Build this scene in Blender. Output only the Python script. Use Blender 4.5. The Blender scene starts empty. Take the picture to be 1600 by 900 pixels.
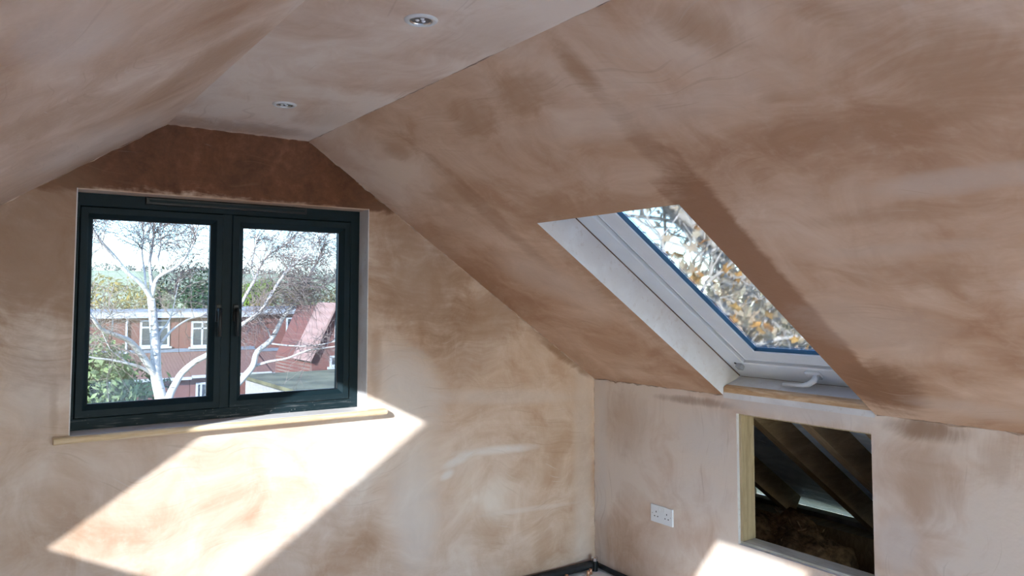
import bpy, bmesh, math, random
from mathutils import Vector, Matrix, noise as mnoise

# ------------------------------------------------------------------ camera, sky, sun, exposure
SC = bpy.context.scene
COL = SC.collection
EYE = Vector((0.0, 0.0, 1.5))
F_PX, CY_PX, YAW, PITCH, ROLL = 1202.72, 397.19, math.radians(-34.970), math.radians(3.335), math.radians(0.071)
_fw = Vector((-math.sin(YAW) * math.cos(PITCH), math.cos(YAW) * math.cos(PITCH), math.sin(PITCH)))
_rt0 = Vector((math.cos(YAW), math.sin(YAW), 0))
_up0 = _rt0.cross(_fw)
_rt = _rt0 * math.cos(ROLL) + _up0 * math.sin(ROLL)
_up = -_rt0 * math.sin(ROLL) + _up0 * math.cos(ROLL)
cam_data = bpy.data.cameras.new('camera')
cam = bpy.data.objects.new('camera', cam_data)
COL.objects.link(cam)
cam.matrix_world = Matrix(((_rt.x, _up.x, -_fw.x, EYE.x), (_rt.y, _up.y, -_fw.y, EYE.y), (_rt.z, _up.z, -_fw.z, EYE.z), (0, 0, 0, 1)))
cam_data.sensor_width = 36
cam_data.lens = F_PX / 1600 * 36
cam_data.shift_y = -(450 - CY_PX) / 1600
cam_data.clip_start = 0.02
cam_data.clip_end = 3000
SC.camera = cam

SUN_DIR = Vector((1.28, 1.0, -0.64)).normalized()
SUN_E, SKY_STRENGTH, EXPOSURE = 8.2, 0.42, 2.14

world = bpy.data.worlds.new('sky')
SC.world = world
world.use_nodes = True
wt = world.node_tree
wt.nodes.clear()
wo = wt.nodes.new('ShaderNodeOutputWorld')
wb = wt.nodes.new('ShaderNodeBackground')
ws = wt.nodes.new('ShaderNodeTexSky')
ws.sky_type = 'NISHITA'
ws.sun_disc = False
ws.sun_elevation = math.asin(-SUN_DIR.z)
ws.sun_rotation = math.atan2(-SUN_DIR.x, -SUN_DIR.y)
ws.air_density = 1.0
ws.dust_density = 0.25
ws.ozone_density = 2.0
wb.inputs['Strength'].default_value = SKY_STRENGTH
wm = wt.nodes.new('ShaderNodeMix')
wm.data_type = 'RGBA'
wm.blend_type = 'MULTIPLY'
wm.inputs[0].default_value = 1.0
wm.inputs[7].default_value = (0.88, 1.0, 1.18, 1)       # cool daylight white balance
wt.links.new(ws.outputs[0], wm.inputs[6])
wt.links.new(wm.outputs[2], wb.inputs[0])
wt.links.new(wb.outputs[0], wo.inputs[0])

sun_data = bpy.data.lights.new('sun', 'SUN')
sun_data.energy = SUN_E
sun_data.angle = math.radians(0.7)
sun_data.color = (1.0, 0.975, 0.95)
sun = bpy.data.objects.new('sun', sun_data)
COL.objects.link(sun)
sun.location = (-8, -8, 8)
sun.rotation_euler = SUN_DIR.to_track_quat('-Z', 'Y').to_euler()

vs = SC.view_settings
vs.view_transform = 'Standard'
vs.look = 'None'
vs.gamma = 1
vs.use_curve_mapping = False
vs.exposure = EXPOSURE
SC.cycles.use_denoising = True
SC.cycles.max_bounces = 8
SC.cycles.diffuse_bounces = 4
SC.cycles.glossy_bounces = 4
SC.cycles.transparent_max_bounces = 16
SC.cycles.sample_clamp_indirect = 6.0


def at(px, py, Y):
    """world point in the plane y = Y seen along a given direction of the photograph"""
    d = _fw * F_PX + _rt * (px - 800) - _up * (py - CY_PX)
    return EYE + d * ((Y - EYE.y) / d.y)


# ------------------------------------------------------------------ mesh helpers
class MB:
    def __init__(self):
        self.v, self.f, self.uv, self.mi = [], [], {}, {}

    def vert(self, p):
        self.v.append(tuple(p))
        return len(self.v) - 1

    def face(self, pts, mi=0, uv=None):
        idx = [self.vert(p) for p in pts]
        self.f.append(idx)
        if mi:
            self.mi[len(self.f) - 1] = mi

    def hexa(self, P):
        """eight corners: bottom ring 0-3, top ring 4-7"""
        b = len(self.v)
        self.v += [tuple(p) for p in P]
        for q in ((0, 3, 2, 1), (4, 5, 6, 7), (0, 1, 5, 4), (1, 2, 6, 5), (2, 3, 7, 6), (3, 0, 4, 7)):
            self.f.append([b + i for i in q])

    def box(self, lo, hi, T=None):
        x0, y0, z0 = lo
        x1, y1, z1 = hi
        P = [(x0, y0, z0), (x1, y0, z0), (x1, y1, z0), (x0, y1, z0), (x0, y0, z1), (x1, y0, z1), (x1, y1, z1), (x0, y1, z1)]
        self.hexa([T(*p) for p in P] if T else P)

    def prism(self, poly, fn, a, b):
        """poly: 2-D points, fn(p, h) -> 3-D, extruded from a to b"""
        n = len(poly)
        s = len(self.v)
        self.v += [tuple(fn(p, a)) for p in poly] + [tuple(fn(p, b)) for p in poly]
        self.f.append(list(range(s + n - 1, s - 1, -1)))
        self.f.append(list(range(s + n, s + 2 * n)))
        for i in range(n):
            j = (i + 1) % n
            self.f.append([s + i, s + j, s + n + j, s + n + i])

    def ring(self, T, x0, x1, z0, z1, w, prof):
        """mitred rectangular frame: w = (left, right, bottom, top) widths, prof = [(inset fraction, depth)]"""
        wl, wr, wb_, wt_ = w
        n = len(prof)
        s = len(self.v)
        for fr, d in prof:
            for (x, z) in ((x0 + wl * fr, z0 + wb_ * fr), (x1 - wr * fr, z0 + wb_ * fr), (x1 - wr * fr, z1 - wt_ * fr), (x0 + wl * fr, z1 - wt_ * fr)):
                self.v.append(tuple(T(x, d, z)))
        for i in range(n):
            j = (i + 1) % n
            for k in range(4):
                m = (k + 1) % 4
                self.f.append([s + i * 4 + k, s + i * 4 + m, s + j * 4 + m, s + j * 4 + k])

    def tube(self, pts, rad, n=6, cap=True):
        pts = [Vector(p) for p in pts]
        s = len(self.v)
        prev = None
        m = len(pts)
        for i, p in enumerate(pts):
            d = (pts[min(i + 1, m - 1)] - pts[max(i - 1, 0)])
            d = d.normalized() if d.length > 1e-9 else Vector((0, 0, 1))
            if prev is None:
                a = d.orthogonal().normalized()
            else:
                a = (prev - d * prev.dot(d))
                a = a.normalized() if a.length > 1e-6 else d.orthogonal().normalized()
            prev = a
            b = d.cross(a)
            r = rad[i] if isinstance(rad, (list, tuple)) else rad
            for k in range(n):
                an = 2 * math.pi * k / n
                self.v.append(tuple(p + (a * math.cos(an) + b * math.sin(an)) * r))
        for i in range(m - 1):
            for k in range(n):
                l = (k + 1) % n
                self.f.append([s + i * n + k, s + i * n + l, s + (i + 1) * n + l, s + (i + 1) * n + k])
        if cap:
            self.f.append([s + k for k in range(n - 1, -1, -1)])
            self.f.append([s + (m - 1) * n + k for k in range(n)])

    def lathe(self, prof, T, n=32):
        """prof = [(r, h)], T(x, y, h)"""
        s = len(self.v)
        for r, h in prof:
            for k in range(n):
                an = 2 * math.pi * k / n
                self.v.append(tuple(T(r * math.cos(an), r * math.sin(an), h)))
        for i in range(len(prof) - 1):
            for k in range(n):
                l = (k + 1) % n
                self.f.append([s + i * n + k, s + i * n + l, s + (i + 1) * n + l, s + (i + 1) * n + k])

    def build(self, name, mat, parent=None, smooth=False, uvf=None, bevel=0, origin=None, fix=True):
        me = bpy.data.meshes.new(name)
        v = self.v
        if origin is not None:
            o = Vector(origin)
            v = [tuple(Vector(p) - o) for p in v]
        me.from_pydata(v, [], self.f)
        me.update()
        mats = mat if isinstance(mat, (list, tuple)) else [mat]
        for m in mats:
            me.materials.append(m)
        for i, k in self.mi.items():
            me.polygons[i].material_index = k
        if fix:
            bm = bmesh.new()
            bm.from_mesh(me)
            bmesh.ops.recalc_face_normals(bm, faces=bm.faces)
            bm.to_mesh(me)
            bm.free()
        if uvf:
            uvl = me.uv_layers.new(name='UVMap')
            for li, l in enumerate(me.loops):
                uvl.data[li].uv = uvf(Vector(self.v[l.vertex_index]))
        if smooth:
            me.polygons.foreach_set('use_smooth', [True] * len(me.polygons))
        ob = bpy.data.objects.new(name, me)
        COL.objects.link(ob)
        if origin is not None:
            ob.location = origin
        if parent is not None:
            ob.parent = parent
            if origin is not None:
                ob.location = Vector(origin) - parent_loc(parent)
            else:
                ob.location = -parent_loc(parent)
        if bevel:
            b = ob.modifiers.new('bevel', 'BEVEL')
            b.width = bevel
            b.segments = 2
            b.limit_method = 'ANGLE'
        return ob


def parent_loc(o):
    p = Vector(o.location)
    while o.parent is not None:
        o = o.parent
        p = p + Vector(o.location)
    return p


def tag(o, label=None, cat=None, group=None, kind=None):
    if label:
        o['label'] = label
    if cat:
        o['category'] = cat
    if group:
        o['group'] = group
    if kind:
        o['kind'] = kind
    return o


def empty(name, loc):
    o = bpy.data.objects.new(name, None)
    COL.objects.link(o)
    o.location = loc
    o.empty_display_size = 0.1
    return o


# ------------------------------------------------------------------ material helpers
class NT:
    def __init__(self, name):
        self.m = bpy.data.materials.new(name)
        self.m.use_nodes = True
        self.t = self.m.node_tree
        self.t.nodes.clear()
        self.out = self.t.nodes.new('ShaderNodeOutputMaterial')

    def n(self, typ, **kw):
        nd = self.t.nodes.new(typ)
        for k, v in kw.items():
            setattr(nd, k, v)
        return nd

    def put(self, sock, v):
        if hasattr(v, 'is_output'):
            self.t.links.new(v, sock)
        else:
            sock.default_value = v

    def math(self, op, a, b=0.0, c=None, clamp=False):
        nd = self.n('ShaderNodeMath', operation=op, use_clamp=clamp)
        self.put(nd.inputs[0], a)
        self.put(nd.inputs[1], b)
        if c is not None:
            self.put(nd.inputs[2], c)
        return nd.outputs[0]

    def mix(self, f, a, b, blend='MIX'):
        nd = self.n('ShaderNodeMix', data_type='RGBA', blend_type=blend)
        self.put(nd.inputs[0], f)
        for s, v in ((nd.inputs[6], a), (nd.inputs[7], b)):
            if isinstance(v, tuple) and len(v) == 3:
                v = (*v, 1)
            self.put(s, v)
        return nd.outputs[2]

    def coord(self, kind='Object'):
        return self.n('ShaderNodeTexCoord').outputs[kind]

    def mapping(self, vec, scale=(1, 1, 1), loc=(0, 0, 0), rot=(0, 0, 0)):
        nd = self.n('ShaderNodeMapping')
        self.put(nd.inputs[0], vec)
        nd.inputs[1].default_value = loc
        nd.inputs[2].default_value = rot
        nd.inputs[3].default_value = scale
        return nd.outputs[0]

    def noise(self, vec, scale, detail=4, rough=0.55, dist=0.0):
        nd = self.n('ShaderNodeTexNoise')
        self.put(nd.inputs['Vector'], vec)
        nd.inputs['Scale'].default_value = scale
        nd.inputs['Detail'].default_value = detail
        nd.inputs['Roughness'].default_value = rough
        nd.inputs['Distortion'].default_value = dist
        return nd.outputs[0]

    def ramp(self, f, stops, interp='LINEAR'):
        nd = self.n('ShaderNodeValToRGB')
        cr = nd.color_ramp
        cr.interpolation = interp
        while len(cr.elements) < len(stops):
            cr.elements.new(0.5)
        for e, (p, c) in zip(cr.elements, stops):
            e.position = p
            e.color = (*c, 1) if len(c) == 3 else c
        self.put(nd.inputs[0], f)
        return nd.outputs[0]

    def smooth(self, v, a, b, lo=0.0, hi=1.0):
        nd = self.n('ShaderNodeMapRange', interpolation_type='SMOOTHSTEP')
        self.put(nd.inputs[0], v)
        nd.inputs[1].default_value = a
        nd.inputs[2].default_value = b
        nd.inputs[3].default_value = lo
        nd.inputs[4].default_value = hi
        return nd.outputs[0]

    def bump(self, h, strength=0.2, dist=0.01):
        nd = self.n('ShaderNodeBump')
        nd.inputs['Strength'].default_value = strength
        nd.inputs['Distance'].default_value = dist
        self.put(nd.inputs['Height'], h)
        return nd.outputs[0]

    def bsdf(self, color, rough=0.6, metal=0.0, spec=0.4, normal=None):
        nd = self.n('ShaderNodeBsdfPrincipled')
        if isinstance(color, tuple) and len(color) == 3:
            color = (*color, 1)
        self.put(nd.inputs['Base Color'], color)
        self.put(nd.inputs['Roughness'], rough)
        self.put(nd.inputs['Metallic'], metal)
        nd.inputs['Specular IOR Level'].default_value = spec
        if normal is not None:
            self.put(nd.inputs['Normal'], normal)
        self.t.links.new(nd.outputs[0], self.out.inputs[0])
        return self.m


def simple(name, col, rough=0.6, metal=0.0, spec=0.4, var=0.12, scale=8.0, bump=0.0):
    t = NT(name)
    n = t.noise(t.coord(), scale, 4)
    c = t.mix(t.smooth(n, 0.3, 0.7), tuple(x * (1 - var) for x in col), tuple(min(1, x * (1 + var)) for x in col))
    return t.bsdf(c, rough, metal, spec, t.bump(n, bump) if bump else None)


DAMP_SHADE, ORANGE, PALE, WHITE, DEEP = (0.27, 0.145, 0.08), (0.43, 0.27, 0.17), (0.68, 0.61, 0.565), (0.76, 0.71, 0.68), (0.075, 0.028, 0.012)
PATCHES = {
 'G': [
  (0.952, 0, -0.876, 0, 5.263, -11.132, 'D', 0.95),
  (3.539, 0.034, -6.348, -1.06, -2.904, 6.669, 'd', 0.6),  # shade on the upper gable right of the window, painted as dark plaster
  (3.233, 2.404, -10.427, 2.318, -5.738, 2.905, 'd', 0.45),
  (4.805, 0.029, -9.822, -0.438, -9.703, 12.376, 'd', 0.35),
  (30.467, 0.38, -48.342, -0.288, -6.06, 7.661, 'o', 0.7),
  (5.25, 0.053, -9.236, -2.274, -5.443, 9.817, 'p', 0.6),
  (7.582, 0.072, -13.598, -0.519, -3.465, 2.675, 'p', 0.5),
  (3.479, -0.007, -9.075, -0.395, -9.063, 7.591, 'o', 0.5),
  (3.488, -0.007, -9.097, -1.32, -10.406, 9.188, 'o', 0.45),
  (3.765, 0.01, -8.564, -1.342, -38.011, 30.269, 'w', 0.75),
  (9.367, 5.902, -23.002, 10.755, -35.004, 2.41, 'w', 0.7),
  (18.328, 10.097, -42.304, 17.64, -39.749, -9.662, 'w', 0.75),
  (14.436, -0.021, -37.024, -1.252, -7.052, 4.51, 'o', 0.5),
  (7.797, 1.262, -17.826, 0.888, -9.892, 1.219, 'o', 0.4),
  (3.364, -0.001, -8.341, -2.337, -59.626, 28.656, 'w', 0.35),
  (15.247, -0.081, -43.201, -0.166, -1.411, 1.308, 'p', 0.3),
  (41.337, -0.293, -122.198, -0.181, -1.543, 1.431, 'o', 0.3),
  (11.146, 0.146, -17.22, -1.376, -8.176, 5.589, 'o', 0.4),
  (60.594, 1.874, -17.956, -0.732, -9.377, 10.481, 'o', 0.7),
  (9.871, 0.312, -2.449, -0.374, -6.07, 7.263, 'p', 0.4),
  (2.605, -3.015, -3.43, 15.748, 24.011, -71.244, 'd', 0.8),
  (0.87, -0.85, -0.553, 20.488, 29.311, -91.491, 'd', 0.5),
  (3.773, 0.12, -0.898, 0.104, -1.988, 3.467, 'd', 0.65),  # shade on the upper gable left of the window, painted as dark plaster
  (2.219, 0.005, -5.136, -1.775, -25.004, 28.79, 'p', 0.3),
 ],
 'S': [
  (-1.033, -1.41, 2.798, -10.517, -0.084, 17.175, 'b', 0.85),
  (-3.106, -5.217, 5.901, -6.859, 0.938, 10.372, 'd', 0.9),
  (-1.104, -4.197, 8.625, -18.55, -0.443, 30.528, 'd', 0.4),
  (-0.426, -6.958, 13.994, -20.37, -2.804, 38.054, 'o', 0.75),
  (-0.611, -1.476, 2.573, 10.114, -0.12, -24.42, 'o', 0.6),
  (-1.862, -6.016, 9.965, 4.596, -0.16, -10.669, 'o', 0.5),
  (-3.016, -3.701, 11.264, -0.748, 19.392, -25.037, 'o', 0.5),
  (-6.755, -11.537, 31.645, -5.454, 7.228, 2.038, 'o', 0.4),
  (-6.507, -1.142, 14.329, 0.454, -11.539, 21.154, 'o', 0.65),
  (-7.53, -2.473, 21.203, -0.134, -12.009, 22.822, 'o', 0.65),
  (-8.342, -1.973, 26.863, 1.493, -10.761, 15.848, 'o', 0.55),
  (-6.211, -0.839, 18.571, 1.231, -13.091, 17.127, 'o', 0.4),
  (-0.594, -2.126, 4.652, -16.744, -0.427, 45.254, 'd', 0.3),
  (-0.659, -2.396, 5.158, -6.902, -0.566, 23.745, 'o', 0.35),
  (-8.097, -1.652, 12.662, 7.443, -10.973, 11.995, 'o', 0.6),
  (-13.583, 0.775, 10.798, 13.036, -21.619, 27.916, 'o', 0.55),
  (-18.581, 0.601, 19.994, 4.311, -40.243, 61.939, 'o', 0.5),
  (-3.898, -0.735, 5.104, 2.269, -25.234, 35.931, 'o', 0.3),
  (-3.215, -0.465, 3.936, -0.709, -23.87, 29.111, 'o', 0.55),
  (-3.558, -0.45, 4.405, 1.44, -14.584, 11.816, 'o', 0.45),
  (-4.52, -0.454, 4.581, -0.463, -21.546, 28.117, 'p', 0.5),
  (-3.66, -0.214, 4.323, -0.618, -28.496, 30.373, 'p', 0.3),
  (-4.14, 0.071, 5.799, 0.147, -5.853, 3.566, 'p', 0.3),
  (-4.487, -0.24, 5.749, 0.968, -16.206, 0.982, 'p', 0.4),
  (-0.963, -4.097, 6.521, -4.455, 3.434, 9.103, 'p', 0.3),
  (-2.016, -0.151, 3.362, 1.016, -15.235, 24.497, 'p', 0.25),
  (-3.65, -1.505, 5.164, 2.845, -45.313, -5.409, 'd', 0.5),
  (-4.698, -0.045, 3.632, 2.465, -5.484, 7.212, 'o', 0.65),  # orange-brown plaster, with the corner falloff of light painted in
 ],
 'K': [
  (-5.518, -0.058, 17.254, -0.186, -5.276, 4.966, 'o', 0.4),
  (-4.382, -0.071, 11.625, -0.519, -45.542, 46.918, 'd', 0.6),
  (-5.961, -0.102, 15.337, -0.264, -7.757, 7.213, 'p', 0.5),
  (-6.468, -0.191, 9.948, 0.024, -23.375, 23.744, 'd', 0.75),
  (-10.182, -0.303, 15.423, -0.042, -6.551, 5.359, 'o', 0.4),
  (-16.414, -0.535, 20.971, 0.103, -11.387, 10.618, 'o', 0.4),
  (-12.523, -0.355, 20.469, -0.749, -9.874, 6.808, 'p', 0.5),
  (-4.935, -0.082, 12.893, -1.093, -10.854, 8.746, 'p', 0.3),
  (-2.537, -0.059, 5.199, -0.128, -22.925, 23.826, 'p', 0.6),
  (-20.662, -0.171, 68.337, -0.267, -1.567, 1.812, 'p', 0.5),
  (-6.479, -0.062, 20.75, -0.516, -7.259, 3.075, 'o', 0.3),
 ],
 'C': [
  (-0.613, 3.187, -0.883, -8.389, -0.702, 27.947, 'd', 0.4),
  (-2.582, 5.925, -2.204, 3.898, 2.748, -9.884, 'o', 0.3),
  (-1.762, 7.76, -3.626, -6.005, -1.038, 18.521, 'o', 0.3),
  (-1.19, 13.554, -5.319, -3.563, -2.516, 10.953, 'p', 0.3),
  (-0.495, 11.811, -5.061, 4.29, 3.023, -10.356, 'p', 0.3),
 ],
 'L': [
  (-0.947, 6.114, -7.107, 6.01, -2.65, -7.481, 'o', 0.6),
  (-2.308, 6.033, -6.564, 3.298, 4.224, -14.787, 'o', 0.5),
  (-0.743, 3.944, -4.488, 2.73, -2.275, -3.866, 'p', 0.4),
  (-3.905, 13.656, -14.637, 6.197, -0.564, -6.766, 'p', 0.3),
  (-1.431, 9.621, -10.442, 5.812, -2.497, -10.862, 'o', 0.4),
 ],
}


def plaster(name, patches, seed, along='u', tone=None, lift=0.0):
    """bare skim plaster; the UV map holds metres on the wall"""
    t = NT(name)
    uv0 = t.mapping(t.coord('UV'), loc=(seed * 3.7, seed * 1.9, seed))
    wn = t.n('ShaderNodeTexNoise')
    t.put(wn.inputs['Vector'], uv0)
    wn.inputs['Scale'].default_value = 1.7
    wn.inputs['Detail'].default_value = 2
    va = t.n('ShaderNodeVectorMath', operation='MULTIPLY_ADD')
    t.put(va.inputs[0], wn.outputs[1])
    va.inputs[1].default_value = (0.45, 0.45, 0.0)
    t.put(va.inputs[2], uv0)
    uv = va.outputs[0]                                 # bent coordinates: trowel arcs instead of straight grain
    raw = t.n('ShaderNodeSeparateXYZ')
    t.put(raw.inputs[0], t.coord('UV'))
    U, V = raw.outputs[0], raw.outputs[1]
    st = (0.6, 1.8, 1) if along == 'u' else (1.8, 0.6, 1)
    fs = (2.0, 12, 1) if along == 'u' else (12, 2.0, 1)
    n1 = t.noise(uv, 1.3, 3, 0.6)
    n2 = t.noise(t.mapping(uv, st), 1.6, 3, 0.6)
    n3 = t.noise(t.mapping(uv, fs), 3.0, 3, 0.65)
    n4 = t.noise(uv, 5.5, 4, 0.65, 0.6)
    n5 = t.noise(uv0, 26, 3, 0.7)
    s = t.math('MULTIPLY_ADD', n1, 0.42, lift)
    s = t.math('MULTIPLY_ADD', n2, 0.25, s)
    s = t.math('MULTIPLY_ADD', n4, 0.27, s)
    s = t.math('MULTIPLY_ADD', n3, 0.06, s)
    col = t.ramp(s, [(0.38, (0.44, 0.265, 0.168)), (0.46, (0.56, 0.388, 0.28)), (0.53, (0.655, 0.494, 0.388)), (0.61, (0.75, 0.625, 0.53))])
    col = t.mix(t.math('MULTIPLY', t.smooth(n5, 0.5, 0.72), 0.16), col, (0.70, 0.58, 0.49))
    # ragged patches of damp, fresh or dried-out plaster, plus painted shade
    w1 = t.math('MULTIPLY_ADD', t.math('SUBTRACT', n4, 0.5), 1.5, 0.0)
    w2 = t.math('MULTIPLY_ADD', t.math('SUBTRACT', n2, 0.5), 2.2, t.math('MULTIPLY_ADD', t.math('SUBTRACT', n3, 0.5), 1.4, w1))
    wob = t.math('MULTIPLY_ADD', t.math('SUBTRACT', n5, 0.5), 0.5, w2)
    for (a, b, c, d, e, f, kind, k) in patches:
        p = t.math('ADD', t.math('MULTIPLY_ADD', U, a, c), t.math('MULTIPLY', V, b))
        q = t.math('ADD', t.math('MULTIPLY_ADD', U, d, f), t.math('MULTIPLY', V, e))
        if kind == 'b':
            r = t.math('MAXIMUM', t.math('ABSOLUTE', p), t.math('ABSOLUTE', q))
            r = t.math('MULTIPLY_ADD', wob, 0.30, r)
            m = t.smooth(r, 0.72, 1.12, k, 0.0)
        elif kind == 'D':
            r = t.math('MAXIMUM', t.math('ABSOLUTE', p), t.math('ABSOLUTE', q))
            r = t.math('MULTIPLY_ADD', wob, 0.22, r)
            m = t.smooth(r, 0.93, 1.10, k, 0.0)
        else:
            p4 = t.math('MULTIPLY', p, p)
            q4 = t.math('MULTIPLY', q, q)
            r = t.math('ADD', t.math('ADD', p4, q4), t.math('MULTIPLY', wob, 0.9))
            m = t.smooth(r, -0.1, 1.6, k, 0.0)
        cc = {'b': (0.30, 0.155, 0.085), 'd': DAMP_SHADE, 'o': ORANGE, 'p': PALE, 'w': WHITE, 'D': DEEP}[kind]
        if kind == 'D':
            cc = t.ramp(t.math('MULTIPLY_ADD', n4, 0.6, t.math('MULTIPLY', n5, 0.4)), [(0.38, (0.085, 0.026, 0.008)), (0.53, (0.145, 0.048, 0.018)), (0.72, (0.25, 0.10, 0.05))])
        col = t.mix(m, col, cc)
    # trowel drag lines and a few light scratches
    sc = t.noise(t.mapping(uv, (1, 1, 1), rot=(0, 0, 0.7)), 2.0, 2)
    ln = t.noise(t.mapping(uv, (1.5, 40, 1) if along == 'u' else (40, 1.5, 1)), 2.2, 1, 0.5)
    lm = t.math('MULTIPLY', t.smooth(ln, 0.68, 0.74), t.smooth(sc, 0.52, 0.68))
    col = t.mix(t.math('MULTIPLY', lm, 0.35), col, (0.66, 0.56, 0.49))
    dk = t.math('MULTIPLY', t.smooth(ln, 0.36, 0.29), t.smooth(sc, 0.45, 0.62))
    col = t.mix(t.math('MULTIPLY', dk, 0.18), col, (0.30, 0.17, 0.10))
    if tone:
        col = t.mix(1.0, col, tone, 'MULTIPLY')
    h = t.noise(uv0, 14, 3, 0.65)
    rg = t.smooth(n4, 0.3, 0.7, 0.5, 0.68)
    return t.bsdf(col, rg, 0, 0.22, t.bump(h, 0.22, 0.012))


M = {}
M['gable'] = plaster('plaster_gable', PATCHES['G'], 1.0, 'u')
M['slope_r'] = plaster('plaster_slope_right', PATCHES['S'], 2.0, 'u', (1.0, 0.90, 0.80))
M['knee'] = plaster('plaster_knee', PATCHES['K'], 3.0, 'v', None, 0.085)
M['ceil'] = plaster('plaster_ceiling', PATCHES['C'], 4.0, 'u', None, 0.075)
M['slope_l'] = plaster('plaster_slope_left', PATCHES['L'], 5.0, 'u')
M['plain'] = plaster('plaster_plain', [], 6.0, 'u')


def pale_plaster():
    t = NT('pale_skim')
    c = t.coord()
    a = t.noise(c, 6, 5, 0.6, 0.6)
    b = t.noise(t.mapping(c, (1, 1, 1)), 40, 4)
    col = t.mix(t.smooth(a, 0.35, 0.7), (0.66, 0.61, 0.58), (0.76, 0.73, 0.71))
    col = t.mix(t.math('MULTIPLY', t.smooth(b, 0.58, 0.7), 0.4), col, (0.55, 0.45, 0.38))
    return t.bsdf(col, 0.6, 0, 0.3, t.bump(b, 0.1, 0.004))


M['pale'] = pale_plaster()


def anthracite():
    t = NT('anthracite_frame')
    c = t.coord()
    a = t.noise(c, 30, 3)
    col = t.mix(a, (0.006, 0.015, 0.019), (0.010, 0.022, 0.027))
    # dried plaster splashes on the bottom rail
    sp = t.n('ShaderNodeTexVoronoi')
    t.put(sp.inputs['Vector'], c)
    sp.inputs['Scale'].default_value = 95
    near = t.n('ShaderNodeSeparateXYZ')
    t.put(near.inputs[0], c)
    low = t.smooth(near.outputs[2], 1.055, 1.0)
    blob = t.math('MULTIPLY', t.smooth(sp.outputs['Distance'], 0.24, 0.12), t.smooth(t.noise(c, 14, 3, 0.6), 0.5, 0.62))
    col = t.mix(t.math('MULTIPLY', t.math('MULTIPLY', blob, low), 0.7), col, (0.35, 0.33, 0.31))
    dust = t.math('MULTIPLY', t.smooth(t.noise(t.mapping(c, (3, 1, 30)), 4, 4), 0.5, 0.75), low)
    col = t.mix(t.math('MULTIPLY', dust, 0.35), col, (0.25, 0.25, 0.25))
    return t.bsdf(col, 0.5, 0, 0.15)


M['frame'] = anthracite()
M['black'] = simple('black_plastic', (0.010, 0.011, 0.012), 0.35)
M['chrome'] = simple('chrome', (0.75, 0.75, 0.75), 0.2, 1.0)
M['white_frame'] = simple('white_lacquer', (0.80, 0.82, 0.83), 0.35, var=0.03)
M['gasket'] = simple('rubber_gasket', (0.035, 0.10, 0.14), 0.4)
M['grey_metal'] = simple('grey_metal', (0.45, 0.46, 0.47), 0.4, 0.4)
M['white_plastic'] = simple('white_plastic', (0.82, 0.83, 0.84), 0.3, var=0.02)
M['hole'] = simple('socket_hole', (0.02, 0.02, 0.02), 0.7)


def wood(name, a, b, axis=(1, 12, 12), scale=3.0, knots=True, rough=0.6):
    t = NT(name)
    c = t.coord()
    w = t.noise(t.mapping(c, axis), scale, 6, 0.6, 0.8)
    f = t.noise(t.mapping(c, tuple(x * 6 for x in axis)), scale, 3, 0.6)
    col = t.mix(t.smooth(w, 0.3, 0.7), a, b)
    col = t.mix(t.math('MULTIPLY', t.smooth(f, 0.5, 0.7), 0.3), col, tuple(x * 0.6 for x in a))
    return t.bsdf(col, rough, 0, 0.35, t.bump(w, 0.12, 0.004))


M['pine'] = wood('pine', (0.66, 0.45, 0.25), (0.84, 0.68, 0.48))
M['stud'] = wood('sawn_stud', (0.40, 0.29, 0.16), (0.56, 0.43, 0.26), (12, 12, 1.2))
M['rafter'] = wood('rafter_timber', (0.22, 0.14, 0.07), (0.36, 0.25, 0.14), (1.5, 14, 6))
M['sill_wood'] = wood('dusty_timber', (0.50, 0.46, 0.36), (0.66, 0.63, 0.55), (10, 1.2, 10))
M['batten'] = wood('batten', (0.50, 0.27, 0.12), (0.70, 0.50, 0.32), (10, 1.5, 10))


def membrane():
    t = NT('roof_membrane')
    c = t.coord()
    w = t.noise(t.mapping(c, (2.2, 1, 2.2), rot=(0, 0.3, 0.2)), 3.0, 5, 0.6, 1.0)
    col = t.mix(t.smooth(w, 0.3, 0.7), (0.56, 0.65, 0.70), (0.74, 0.81, 0.84))
    return t.bsdf(col, 0.5, 0, 0.4, t.bump(w, 0.8, 0.05))


M['membrane'] = membrane()
M['wool'] = simple('mineral_wool', (0.20, 0.125, 0.07), 0.95, spec=0.05, var=0.5, scale=30, bump=0.8)
M['floor'] = simple('floor_board', (0.80, 0.79, 0.78), 0.7, var=0.1, scale=4)
M['rough_wall'] = simple('rough_block', (0.20, 0.17, 0.15), 0.95, var=0.3, scale=10, bump=0.4)
M['slate'] = simple('slate', (0.10, 0.10, 0.11), 0.8)
M['black_foam'] = simple('black_foam', (0.014, 0.015, 0.017), 0.65, var=0.3, scale=40)
M['copper'] = simple('copper', (0.72, 0.40, 0.26), 0.35, 0.9)


def glass_mat(name, tint=(0.86, 0.90, 0.92)):
    t = NT(name)
    tr = t.n('ShaderNodeBsdfTransparent')
    tr.inputs[0].default_value = (*tint, 1)
    gl = t.n('ShaderNodeBsdfGlossy')
    gl.inputs['Roughness'].default_value = 0.02
    fr = t.n('ShaderNodeFresnel')
    fr.inputs[0].default_value = 1.35
    mx = t.n('ShaderNodeMixShader')
    t.put(mx.inputs[0], t.math('MULTIPLY', fr.outputs[0], 0.9))
    t.t.links.new(tr.outputs[0], mx.inputs[1])
    t.t.links.new(gl.outputs[0], mx.inputs[2])
    t.t.links.new(mx.outputs[0], t.out.inputs[0])
    return t.m


M['glass'] = glass_mat('double_glazing', (0.53, 0.56, 0.585))
M['glass_roof'] = glass_mat('roof_glazing', (0.84, 0.87, 0.89))
M['glass_clear'] = glass_mat('clear_glazing', (0.92, 0.94, 0.94))

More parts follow.
